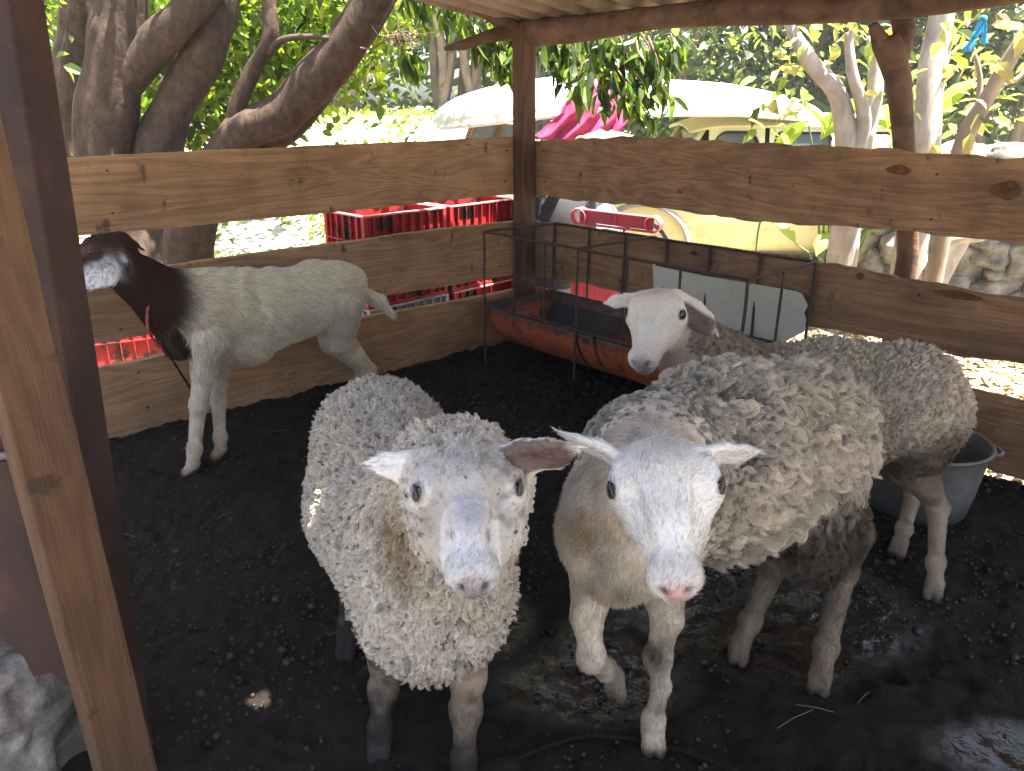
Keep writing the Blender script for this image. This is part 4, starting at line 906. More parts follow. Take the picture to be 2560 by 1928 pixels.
# ================================================================== animals: one continuous skin grown from a field
WHITE = (.74, .70, .64); CREAM = (.66, .57, .43); PINK = (.58, .38, .33); DARK = (.05, .035, .027); MUD = (.07, .05, .038)
class Animal:
    def __init__(s): s.P = []
    def cap(s, a, b, ra, rb, k=.03, col=WHITE, wool=0., flat=None, rev=False, op='u', cw=1.):
        s.P.append(dict(a=np.array(a, 'f8'), b=np.array(b, 'f8'), ra=ra, rb=rb, k=k, col=np.array(col), wool=wool,
                        flat=(np.array(Vector(flat[0]).normalized(), 'f8'), flat[1]) if flat else None, rev=rev, op=op, cw=cw))
    def chain(s, pts, rads, **k):
        for i in range(len(pts) - 1): s.cap(pts[i], pts[i + 1], rads[i], rads[i + 1], **k)
    def ev(s, p, X, Y_, Z_):
        a, b = p['a'], p['b']; d = b - a; L = max(d @ d, 1e-9)
        x, y, z = X - a[0], Y_ - a[1], Z_ - a[2]
        h = np.clip((x * d[0] + y * d[1] + z * d[2]) / L, 0, 1)
        wx, wy, wz = x - h * d[0], y - h * d[1], z - h * d[2]
        q = wx * wx + wy * wy + wz * wz
        if p['flat']:
            n, sc = p['flat']; wn = wx * n[0] + wy * n[1] + wz * n[2]; q = q + wn * wn * (1 / sc ** 2 - 1)
        return np.sqrt(q) - (p['ra'] + (p['rb'] - p['ra']) * h)
    def mesh(s, h=.0055):
        lo = np.min([np.minimum(p['a'], p['b']) - max(p['ra'], p['rb']) for p in s.P if p['op'] == 'u'], 0) - .03
        hi = np.max([np.maximum(p['a'], p['b']) + max(p['ra'], p['rb']) for p in s.P if p['op'] == 'u'], 0) + .03
        n = np.ceil((hi - lo) / h).astype(int) + 1
        F = np.full(n, .15, 'f4'); ax = [(lo[i] + np.arange(n[i]) * h) for i in range(3)]
        for p in s.P:
            r = max(p['ra'], p['rb']) * (max(1, p['flat'][1]) if p['flat'] else 1) + p['k'] + .015
            l = np.minimum(p['a'], p['b']) - r; u = np.maximum(p['a'], p['b']) + r
            i0 = np.clip(((l - lo) / h).astype(int), 0, n - 1); i1 = np.clip(((u - lo) / h).astype(int) + 1, 1, n)
            sl = tuple(slice(i0[i], i1[i]) for i in range(3))
            X = ax[0][sl[0]][:, None, None].astype('f4'); Yy = ax[1][sl[1]][None, :, None].astype('f4'); Zz = ax[2][sl[2]][None, None, :].astype('f4')
            d = s.ev(p, X, Yy, Zz).astype('f4'); f = F[sl]; k = p['k']
            if p['op'] == 'u':
                g = np.clip(.5 + .5 * (f - d) / k, 0, 1); F[sl] = f * (1 - g) + d * g - k * g * (1 - g)
            else:
                d = -d; g = np.clip(.5 - .5 * (f - d) / k, 0, 1); F[sl] = f * (1 - g) + d * g + k * g * (1 - g)
        S = F < 0
        cs = np.zeros(n - 1, 'u1')
        C8 = [(i, j, k) for i in (0, 1) for j in (0, 1) for k in (0, 1)]
        for (i, j, k) in C8: cs += S[i:n[0] - 1 + i, j:n[1] - 1 + j, k:n[2] - 1 + k]
        act = (cs > 0) & (cs < 8); idx = np.argwhere(act); vid = np.full(n - 1, -1, 'i4'); vid[act] = np.arange(len(idx))
        vals = {c: F[idx[:, 0] + c[0], idx[:, 1] + c[1], idx[:, 2] + c[2]] for c in C8}
        acc = np.zeros((len(idx), 3)); cnt = np.zeros(len(idx))
        for ca in C8:
            for axx in range(3):
                if ca[axx]: continue
                cb = list(ca); cb[axx] = 1; cb = tuple(cb); fa, fb = vals[ca], vals[cb]
                cr = (fa < 0) != (fb < 0); t_ = np.where(cr, fa / np.where(cr, fa - fb, 1), 0)
                pos = np.array(ca, 'f8') + np.eye(3)[axx] * t_[:, None]; acc[cr] += pos[cr]; cnt[cr] += 1
        V = (idx + acc / cnt[:, None]) * h + lo
        Q = []
        for axx in range(3):
            o1, o2 = [(1, 2), (2, 0), (0, 1)][axx]
            a_ = [slice(1, n[i] - 1) for i in range(3)]; a_[axx] = slice(0, n[axx] - 1); b_ = list(a_); b_[axx] = slice(1, n[axx])
            sa, sb = S[tuple(a_)], S[tuple(b_)]
            e = np.argwhere(sa != sb); base = np.ones(3, int); base[axx] = 0; fl_ = sa[tuple(e.T)]
            e = e + base; q = []
            for (u_, v_) in ((-1, -1), (0, -1), (0, 0), (-1, 0)):
                c_ = e.copy(); c_[:, o1] += u_; c_[:, o2] += v_; q.append(vid[tuple(c_.T)])
            q = np.stack(q, 1); q[~fl_] = q[~fl_][:, ::-1]; Q.append(q)
        Fq = np.concatenate(Q); Fq = Fq[(Fq >= 0).all(1)]
        return V, Fq
    def field(s, V):
        V = np.atleast_2d(V); F = np.full(len(V), .15)
        for p in s.P:
            d = s.ev(p, V[:, 0], V[:, 1], V[:, 2]); k = p['k']
            if p['op'] == 'u': g = np.clip(.5 + .5 * (F - d) / k, 0, 1); F = F * (1 - g) + d * g - k * g * (1 - g)
            else: d = -d; g = np.clip(.5 - .5 * (F - d) / k, 0, 1); F = F * (1 - g) + d * g + k * g * (1 - g)
        return F
    def surf(s, o, d, far=.2):
        ts = np.linspace(0, far, 400); f = s.field(np.array(o)[None] + np.array(d)[None] * ts[:, None]); i = np.argmax(f > 0); return np.array(o) + np.array(d) * ts[i]
    def tags(s, V):
        W = np.zeros(len(V)); C = np.zeros((len(V), 3)); L = np.zeros(len(V)); D = np.zeros((len(V), 3))
        for p in s.P:
            if p['op'] != 'u' or p['cw'] == 0: continue
            d = s.ev(p, V[:, 0], V[:, 1], V[:, 2]); w_ = np.exp(-np.clip(d, -.03, .3) / .011) * p['cw']
            dr = p['b'] - p['a']; dr = dr / max(np.linalg.norm(dr), 1e-6) * (-1 if p['rev'] else 1)
            W += w_; C += w_[:, None] * p['col']; L += w_ * p['wool']; D += w_[:, None] * dr
        W = np.maximum(W, 1e-12)[:, None]
        return C / W, L / W[:, 0], D / W
def vnormals(V, F):
    n = np.cross(V[F[:, 2]] - V[F[:, 0]], V[F[:, 3]] - V[F[:, 1]]); N = np.zeros_like(V)
    for k in range(4): np.add.at(N, F[:, k], n)
    return N / np.maximum(np.linalg.norm(N, axis=1), 1e-12)[:, None]
def smoothV(V, F, it=2, lam=.5):
    for _ in range(it):
        A_ = np.zeros_like(V); c_ = np.zeros(len(V))
        for k in range(4):
            np.add.at(A_, F[:, k], V[F[:, (k + 1) % 4]] + V[F[:, k - 1]]); np.add.at(c_, F[:, k], 2)
        V = V * (1 - lam) + lam * A_ / np.maximum(c_, 1)[:, None]
    return V
def hairobj(name, P, rad, col, mat, parent, **tg):
    """P (n,K,3) world positions -> a hair curves object"""
    n, K, _ = P.shape; c = bpy.data.hair_curves.new(name); c.add_curves([K] * n)
    c.attributes['position'].data.foreach_set('vector', (P - np.array(off(parent))).astype('f').ravel())
    a = c.attributes.get('radius') or c.attributes.new('radius', 'FLOAT', 'POINT'); a.data.foreach_set('value', np.broadcast_to(rad, (n, K)).astype('f').ravel())
    a = c.attributes.new('col', 'FLOAT_COLOR', 'POINT'); a.data.foreach_set('color', np.concatenate([np.broadcast_to(col, (n, K, 3)), np.ones((n, K, 1))], 2).astype('f').ravel())
    c.materials.append(mat)
    return tag(link(bpy.data.objects.new(name, c), parent), **tg)
M_SKIN = attrmat('animal_skin', .75, 0, .2)
t = T('skin_fine'); a = t.n('Attribute', attribute_name='col'); co = t.co().outputs[0]
n = t.noise(t.co((1, 1, 1)).outputs[0], 160, 4, .6)
c = t.mix(t.ramp(n, (.35, .35), (.65, 0.)), a.outputs[0], t.mix(1., a.outputs[0], (.55, .5, .45), 'MULTIPLY'))
M_SKIN = t.p(Base_Color=c, Roughness=.8, Specular_IOR_Level=.15, Normal=t.bump(n, .3, .003))
t = T('hair_strand'); a = t.n('Attribute', attribute_name='col')
t.p(Base_Color=a.outputs[0], Roughness=.75, Specular_IOR_Level=.15)
tr = t.n('BsdfTranslucent', {'Color': a.outputs[0]}); mx = t.n('MixShader', {0: .3, 1: t.b.outputs[0], 2: tr.outputs[0]}); t.t.links.new(mx.outputs[0], t.out.inputs[0])
M_HAIR = t.m
M_EYE = T('eye_dark').p(Base_Color=(.012, .008, .006), Roughness=.08, Specular_IOR_Level=.7)
t = T('eye_lid'); M_LID = t.p(Base_Color=(.06, .042, .035), Roughness=.6)

def flow(p, f): return np.stack([fnoise(p, f, 51 + k, 2) - .5 for k in range(3)], 1)
def sample(V, F, wts, n):
    tri = np.concatenate([F[:, [0, 1, 2]], F[:, [0, 2, 3]]]); a_, b_, c_ = V[tri[:, 0]], V[tri[:, 1]], V[tri[:, 2]]
    ar = np.linalg.norm(np.cross(b_ - a_, c_ - a_), axis=1) * wts[tri].mean(1); cum = np.cumsum(ar); cum /= cum[-1]
    i = np.searchsorted(cum, rng.uniform(size=n)); i = np.minimum(i, len(tri) - 1)
    r1, r2 = np.sqrt(rng.uniform(size=n)), rng.uniform(size=n)
    return tri[i], np.stack([1 - r1, r1 * (1 - r2), r1 * r2], 1)
def interp(A_, tri, bc): return np.einsum('nk,nk...->n...', bc, A_[tri])

def shorthair(name, V, F, N, C, D, wts, n, length, rad, parent, lift=.35, K=3, jit=.25, grav=.0, cv=.18):
    tri, bc = sample(V, F, wts, n); p = interp(V, tri, bc); nn = unit(interp(N, tri, bc)); cc = interp(C, tri, bc); dd = interp(D, tri, bc)
    dd = dd - nn * (dd * nn).sum(1)[:, None]; dd = unit(dd + 1e-6) + flow(p, 16) * 1.1 + rng.normal(size=dd.shape) * jit; dd[:, 2] -= grav
    dd = unit(dd - nn * (dd * nn).sum(1)[:, None]); L = length * rng.uniform(.6, 1.2, n) * np.clip(interp(wts, tri, bc), .3, 1)
    ts = np.linspace(0, 1, K); P = np.zeros((n, K, 3))
    for i, t_ in enumerate(ts): P[:, i] = p + (nn * (lift * (t_ - .35 * t_ * t_)) + dd * (t_ * t_ * .4 + .6 * t_))[:] * L[:, None] - nn * .001
    col = cc * (1 + cv * rng.normal(size=(n, 1))); col = np.clip(col, .005, .9)
    return hairobj(name, P, np.linspace(rad, rad * .3, K), col[:, None, :], M_HAIR, parent)

def fleece(V, F, N, C, D, wool, parent, locks, per, R_, length, curl, turns, lift, grav, rad, K=7, colvar=.12, speck=0., tipc=1.0, rootc=.6, minw=.25, name='fleece', clump=.75, flatten=0., lenfn=None, wave=13, rope=0.):
    wts = np.clip((wool - minw) * 3, 0, 1)
    tri, bc = sample(V, F, wts, locks); p = interp(V, tri, bc); nn = unit(interp(N, tri, bc)); cc = interp(C, tri, bc); dd = interp(D, tri, bc); wl = np.clip(interp(wool, tri, bc), 0, 1)
    dd = dd - nn * (dd * nn).sum(1)[:, None]; dd = unit(dd + 1e-6) + flow(p, wave) * 1.5 + rng.normal(size=dd.shape) * .22; dd[:, 2] -= grav
    dd = unit(dd - nn * (dd * nn).sum(1)[:, None]); bb = np.cross(nn, dd)
    L = length * rng.uniform(.65, 1.25, locks) * wl
    if lenfn is not None: L = L * lenfn(p)
    ph = rng.uniform(0, 6.28, locks); tn = turns * rng.uniform(.7, 1.3, locks) * rng.choice([-1, 1], locks); cu = curl * rng.uniform(.6, 1.4, locks) * wl
    lc = 1 + colvar * rng.normal(size=(locks, 1)); lcol = cc * lc
    if speck:
        sel = (rng.uniform(size=locks) < speck); lcol[sel] *= np.array((.3, .28, .27))
    # strands
    M_ = per; o_r = np.sqrt(rng.uniform(size=(locks, M_))) * R_; o_a = rng.uniform(0, 6.28, (locks, M_))
    offs = (np.cos(o_a) * o_r)[..., None] * (dd * (1 - rope) + nn * rope)[:, None] + (np.sin(o_a) * o_r)[..., None] * bb[:, None]
    P = np.zeros((locks, M_, K, 3)); ts = np.linspace(0, 1, K)
    jl = rng.uniform(.8, 1.15, (locks, M_, 1)); jn = rng.normal(size=(locks, M_, 3)) * R_ * .25
    for i, t_ in enumerate(ts):
        up_ = lift * t_ * (1 - .45 * t_); al = (1 - lift * .6) * (t_ * .5 + .5 * t_ * t_)
        w_ = min(1., t_ * 1.8)
        th = ph + tn * 6.28 * t_
        cen = nn * (up_ * L)[:, None] + dd * (al * L)[:, None] + (bb * (np.cos(th) - np.cos(ph))[:, None] + (nn * (1 - flatten) + dd * flatten) * (np.sin(th) - np.sin(ph))[:, None]) * (cu * w_)[:, None]
        P[:, :, i] = p[:, None] - nn[:, None] * .004 + cen[:, None] * jl + offs * (1 - clump * t_) + jn * t_
    sc = (1 + .07 * rng.normal(size=(locks, M_, 1, 1)))
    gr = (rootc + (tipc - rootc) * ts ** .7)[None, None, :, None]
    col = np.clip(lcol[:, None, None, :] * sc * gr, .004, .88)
    P = P.reshape(-1, K, 3); col = np.broadcast_to(col, (locks, M_, K, 3)).reshape(-1, K, 3)
    return hairobj(name, P, rad * np.linspace(1, .45, K), col, M_HAIR, parent)

def headframe(poll, nose, upv):
    poll, nose = Vector(poll), Vector(nose); X = (nose - poll); L = X.length; X.normalize(); Yv = Vector(upv).cross(X).normalized(); Zv = X.cross(Yv)
    s = L / .25
    return (lambda x, y, z: np.array(poll + X * (x * s) + Yv * (y * s) + Zv * (z * s))), X, Yv, Zv, s
def sheephead(A, poll, nose, upv, ears, facec=WHITE, crownc=WHITE, crownw=0., cheekw=0., nosec=PINK, cheekc=None, earc=None, wide=1., brow=1.):
    h, X, Yv, Zv, s = headframe(poll, nose, upv); cheekc = cheekc or facec; earc = earc or facec; w = wide
    A.cap(h(.012, .026 * w, -.018), h(.012, -.026 * w, -.018), .046 * s, .046 * s, .03, crownc, crownw, rev=True)
    A.cap(h(.016, 0, -.012), h(.055, 0, -.003), .052 * s, .054 * s, .03, crownc, crownw, rev=True)
    A.cap(h(.04, .024 * w, -.012), h(.04, -.024 * w, -.012), .052 * s, .052 * s, .03, facec, cheekw * .5, rev=True)
    A.cap(h(.062, .042 * w, -.012), h(.062, -.042 * w, -.012), .036 * s, .036 * s, .03, facec, cheekw * .4, rev=True)      # width at the eyes
    A.cap(h(.055, 0, 0.0), h(.12, 0, -.004), .052 * s, .043 * s, .03, facec, cheekw * .4, rev=True)
    A.cap(h(.10, 0, -.004), h(.205, 0, -.022), .041 * s, .029 * s, .03, facec, rev=True)             # nose bridge
    A.cap(h(.11, 0, -.035), h(.20, 0, -.042), .042 * s, .031 * s, .03, facec, rev=True)
    A.cap(h(.210, .016, -.028), h(.210, -.016, -.028), .026 * s, .026 * s, .018, facec, rev=True)   # muzzle pad
    A.cap(h(.212, .012, -.050), h(.212, -.012, -.050), .020 * s, .020 * s, .012, facec, rev=True)
    A.cap(h(.02, 0, -.082), h(.16, 0, -.070), .043 * s, .026 * s, .035, cheekc, cheekw, rev=True)      # jaw
    A.cap(h(.16, 0, -.066), h(.206, 0, -.066), .025 * s, .019 * s, .014, facec, rev=True)                 # lower lip
    for y in (-1, 1):
        A.cap(h(.03, y * .038 * w, -.055), h(.095, y * .030 * w, -.052), .038 * s, .028 * s, .03, cheekc, cheekw, rev=True)
        A.cap(h(.034, y * .054 * w, .024), h(.072, y * .056 * w, .014), .012 * s * brow, .008 * s, .016, facec, cheekw * .3, rev=True)  # brow
        A.cap(h(.080, y * .044 * w, -.026), h(.155, y * .034, -.036), .013 * s, .010 * s, .016, facec, cheekw * .3, rev=True)    # cheek crest
        A.cap(h(.095, y * .050, .020), h(.175, y * .040, .004), .010 * s, .007 * s, .022, DARK, op='s')
        A.cap(h(.226, y * .013, -.030), h(.240, y * .024, -.020), .0062 * s, .0065 * s, .005, DARK, op='s')       # nostril
        A.cap(h(.232, y * .004, -.036), h(.222, y * .034, -.058), .0024 * s, .0024 * s, .006, DARK, op='s')       # lip line
    A.cap(h(.236, 0, -.026), h(.235, 0, -.044), .009 * s, .006 * s, .010, nosec, rev=True, cw=1.5)
    for tip, op, wd in ears:
        tip = Vector(tip); y = 1 if (tip - Vector(h(0, 0, 0))).dot(Yv) > 0 else -1
        b = Vector(h(.005, y * .055 * w, .004)); d = tip - b; o_ = Vector(op).normalized(); o_ = (o_ - d.normalized() * o_.dot(d.normalized())).normalized()
        m1 = b + d * .30 + o_ * -.006; m2 = b + d * .6
        A.cap(b - d * .12, m1, .024 * s, wd * .92, .018, earc, flat=(o_, .5)); A.cap(m1, m2, wd * .92, wd * .88, .012, earc, flat=(o_, .30)); A.cap(m2, tip, wd * .88, .006, .012, earc, flat=(o_, .28))
        A.cap(b + d * .18 + o_ * wd * .36, b + d * .82 + o_ * wd * .26, wd * .62, wd * .22, .007, DARK, op='s', flat=(o_, .5))
    return h, X, Yv, Zv, s
EYEX, EYEZ = .068, -.002
def eyepos(A, h, s, X, Yv):
    out = []
    for y in (-1, 1):
        d = (Vector(Yv) * y + Vector(X) * .2 + Vector(X).cross(Vector(Yv)) * .16).normalized(); out.append((A.surf(h(EYEX - .015, 0, EYEZ), d), d))
    return out
def eyes(ep, s, parent, X):
    for p, d in ep:
        r = .0125 * s; c = Vector(p) - d * r * .60; m = MB()
        m.grid(lambda u, v: c + Vector((math.sin(v * math.pi) * math.cos(u * 6.28319), math.sin(v * math.pi) * math.sin(u * 6.28319), math.cos(v * math.pi))) * r, 18, 11, True); m.build('eye', M_EYE, parent, smooth=True)
        # lids: a soft almond rim around the eyeball
        f_ = Vector(X); f_ = (f_ - d * f_.dot(d)).normalized(); g_ = d.cross(f_); m = MB()
        m.tube([c + d * r * (.62 + .25 * abs(math.sin(a_))) + f_ * math.cos(a_) * r * 1.15 + g_ * math.sin(a_) * r * .82 for a_ in np.linspace(0, 2 * math.pi, 19)], .0026 * s, 6, cap=False); m.build('eyelid', M_LID, parent, smooth=True)
def noeyewool(V, L, ep, r=.032):
    for p, d in ep: L *= np.clip((np.linalg.norm(V - np.array(p) , axis=1) / r - .55) * 2.2, 0, 1)
    return L
def innerear(V, N, C, base, tip, op, wd, col, st=.9):
    base, tip = Vector(base), Vector(tip); d = tip - base; o_ = Vector(op); o_ = (o_ - d.normalized() * o_.dot(d.normalized())).normalized()
    q = V - np.array(base); t_ = (q @ np.array(d)) / d.length_squared; r_ = np.linalg.norm(q - t_[:, None] * np.array(d), axis=1)
    w_ = (np.clip((t_ - .12) * 8, 0, 1) * np.clip((.98 - t_) * 8, 0, 1) * np.clip((wd * .95 - r_) / .008, 0, 1) * np.clip((N @ np.array(o_) - .05) * 4, 0, 1) * st)[:, None]
    C[:] = C * (1 - w_) + np.array(col) * w_
def hooves(V, C, z0=.036, col=(.03, .024, .02), seed=1, soft=.02):
    w_ = np.clip((z0 + .5 * soft * (fnoise(V, 40, seed) - .5) * 4 - V[:, 2]) / soft, 0, 1)[:, None]; C[:] = C * (1 - w_) + np.array(col) * w_
def grime(V, C, z0=.5, seed=3, st=.6, col=(.16, .115, .08)):
    n_ = np.clip((fnoise(V, 13, seed) - .42) * 5, 0, 1) * np.clip((z0 - V[:, 2]) / z0 * 1.8, 0, 1) * st; C[:] = C * (1 - n_[:, None]) + np.array(col) * n_[:, None]
def leg(A, pts, rads, col, wool=0, muddy=.35, hoofdir=(0, -1, 0), mudc=MUD, split=True, hr=1.):
    """shoulder .. fetlock, hoof tip on the ground"""
    pts = [Vector(p) for p in pts]
    for i in range(len(pts) - 1):
        cc = tuple(a * (1 - muddy * (i / (len(pts) - 1))) + b * muddy * (i / (len(pts) - 1)) for a, b in zip(col, mudc))
        A.cap(pts[i], pts[i + 1], rads[i], rads[i + 1], .02, cc, wool if i == 0 else 0)
    for q_, f_ in ((2, 1.07), (len(pts) - 2, 1.1)):
        A.cap(pts[q_], pts[q_] + Vector((0, 0, -.012)), rads[q_] * f_, rads[q_] * f_, .018, tuple(a * .75 + b * .25 for a, b in zip(col, mudc)))
    e = pts[-1]; hd = Vector(hoofdir).normalized(); sd_ = hd.cross(Vector((0, 0, 1))).normalized()
    for y in (-1, 1):
        A.cap(e + sd_ * .009 * y * hr, e + hd * .030 * hr + sd_ * .014 * y * hr + Vector((0, 0, -.030 * hr)), .017 * hr, .0155 * hr, .012, mudc)
        A.cap(e + hd * .008 * hr + sd_ * .013 * y * hr + Vector((0, 0, -.038 * hr)), e + hd * .040 * hr + sd_ * .014 * y * hr + Vector((0, 0, -.042 * hr)), .014 * hr, .012 * hr, .006, (.022, .017, .014))
    A.cap(e - hd * .016 + sd_ * .008 + Vector((0, 0, .01)), e - hd * .018 - sd_ * .008 + Vector((0, 0, .004)), .008, .008, .01, mudc)
def paint(V, C, spots):
    for c, r, col, st in spots:
        d = np.linalg.norm((V - np.array(c)) / (np.array(r) if hasattr(r, '__len__') else r), axis=1); w_ = np.clip(1.35 - d + (fnoise(V, 22, 31) - .5) * .7, 0, 1)[:, None] * st
        C[:] = C * (1 - w_) + np.array(col) * w_

# ------------------------------------------------------------------ sheep with woolly speckled face
def sheep_speckled():
    A = Animal(); W = (.70, .62, .515)
    chest = Vector((-.175, 1.44, .55)); rump = Vector((-.385, 2.10, .545)); mid = lerp(chest, rump, .5) + Vector((-.02, 0, -.01))
    A.cap(chest, mid, .178, .205, .06, W, 1); A.cap(mid, rump, .205, .19, .06, W, 1)
    A.cap(chest + Vector((.01, -.035, -.07)), chest + Vector((.0, .1, -.09)), .145, .15, .05, W, 1)
    A.cap(rump, rump + Vector((-.01, .07, -.03)), .18, .15, .05, W, 1)
    poll = Y(1165, 1160, 1.21); nose = Y(1184, 1464, .985)
    upv = Vector((.03, -.4, .9))
    nk = poll + Vector((-.03, .09, -.07))
    A.cap(chest + Vector((0, .02, .1)), nk, .165, .112, .05, W, 1, rev=True)
    A.cap(chest + Vector((.02, -.06, .02)), nk + Vector((.01, -.02, -.1)), .13, .10, .05, W, 1, rev=True)
    el = Y(905, 1158, 1.20); er = Y(1458, 1118, 1.15)
    h, X, Yv, Zv, s = sheephead(A, poll, nose, upv, [(el, (.1, -.7, .5), .026), (er, (.1, -1., -.25), .040)], facec=(.55, .53, .52), crownc=W, crownw=1., cheekw=.8, nosec=(.22, .17, .17), cheekc=W, earc=(.66, .62, .58), wide=1.2)
    A.cap(h(-.01, 0, .004), h(.055, 0, .016), .052 * s, .040 * s, .03, W, .7, rev=True)   # topknot
    for y in (-1, 1): A.cap(h(.0, y * .066, -.03), h(.12, y * .056, -.055), .052 * s, .036 * s, .03, W, .8, rev=True); A.cap(h(.12, y * .034, -.05), h(.165, y * .03, -.055), .03 * s, .024 * s, .02, W, .5, rev=True)
    fl_, fr_ = G(950, 1835, .055), G(1160, 1920, .055)
    legc = (.27, .2, .145)
    leg(A, [chest + Vector((-.11, .05, -.16)), Y(965, 1650, 1.53), Y(958, 1720, 1.53), fl_ + Vector((0, 0, .02)), fl_], [.07, .038, .030, .022, .023], legc, .45, .95, mudc=(.03, .024, .02))
    leg(A, [chest + Vector((.06, .01, -.17)), Y(1170, 1690, 1.43), Y(1165, 1770, 1.425), fr_ + Vector((0, 0, .03)), fr_], [.07, .040, .031, .023, .024], legc, .45, .95, mudc=(.03, .024, .02))
    for hx, hy, ux in ((-.475, 1.86, -.09), (-.25, 2.0, .1)):
        leg(A, [rump + Vector((ux, .0, -.12)), Vector((hx + .01, hy + .1, .36)), Vector((hx, hy + .13, .24)), Vector((hx, hy + .02, .09)), Vector((hx, hy, .055))], [.1, .06, .032, .022, .024], legc, .45, .95, mudc=(.03, .024, .02))
    V, F = A.mesh(.0055); C, L, D = A.tags(V); N = vnormals(V, F)
    L = np.clip(L, 0, 1)
    V = V + N * (L * (.022 * (fnoise(V, 14, 5) - .5) + .010 * (fnoise(V, 50, 6, 2) - .5)))[:, None]; N = vnormals(V, F)
    ep = eyepos(A, h, s, X, Yv); L = noeyewool(V, L, ep); grime(V, C, .45)
    sp = fnoise(V, 45, 9, 2); C = C * (1 - .45 * np.clip((sp - .6) * 7, 0, 1))[:, None]
    paint(V, C, [(h(.14, 0, .035), (.035, .03, .04), (.22, .22, .26), .75), (h(.205, 0, .01), .03, (.5, .5, .52), .7), (h(.235, 0, -.026), (.026, .028, .024), (.24, .19, .195), .85), *[(h(.237, y * .018, -.024), .010, (.04, .03, .03), .95) for y in (-1, 1)], (h(.226, 0, -.062), (.036, .02, .008), (.24, .18, .16), .7),
                 (Y(1010, 1340, 1.3), (.05, .2, .1), (.30, .2, .08), .7), (Y(1130, 1640, 1.38), (.14, .1, .10), (.4, .29, .2), .75), (Y(1060, 1290, 1.1), (.02, .05, .035), (.42, .32, .18), .6), (h(.04, 0, .05), (.06, .06, .05), (.42, .40, .38), .5), (h(.13, -.05, -.02), (.05, .03, .04), (.34, .27, .2), .5),
                 *[(p, .019, (.07, .055, .05), .85) for p, d in ep], (lerp(er, poll, .30) + Vector((.0, -.012, -.016)), (.055, .03, .022), (.26, .13, .10), .9)])
    hooves(V, C, .20, (.035, .028, .024), 4, .09); hooves(V, C)
    innerear(V, N, C, poll, er, (.1, -1., -.25), .046, (.10, .055, .045))
    root = empty('sheep', (-.27, 1.75, 0), 'sheep with a curly woolly face and grey speckles standing beside the white-faced sheep', 'sheep')
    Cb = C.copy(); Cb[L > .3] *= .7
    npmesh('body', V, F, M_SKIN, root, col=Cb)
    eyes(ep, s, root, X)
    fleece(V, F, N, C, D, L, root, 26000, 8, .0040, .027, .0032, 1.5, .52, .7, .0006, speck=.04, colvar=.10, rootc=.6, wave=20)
    shorthair('face_hair', V, F, N, C, D, np.clip(1 - L * 2.2, 0, 1), 26000, .012, .0004, root, lift=.3, cv=.28)
sheep_speckled()

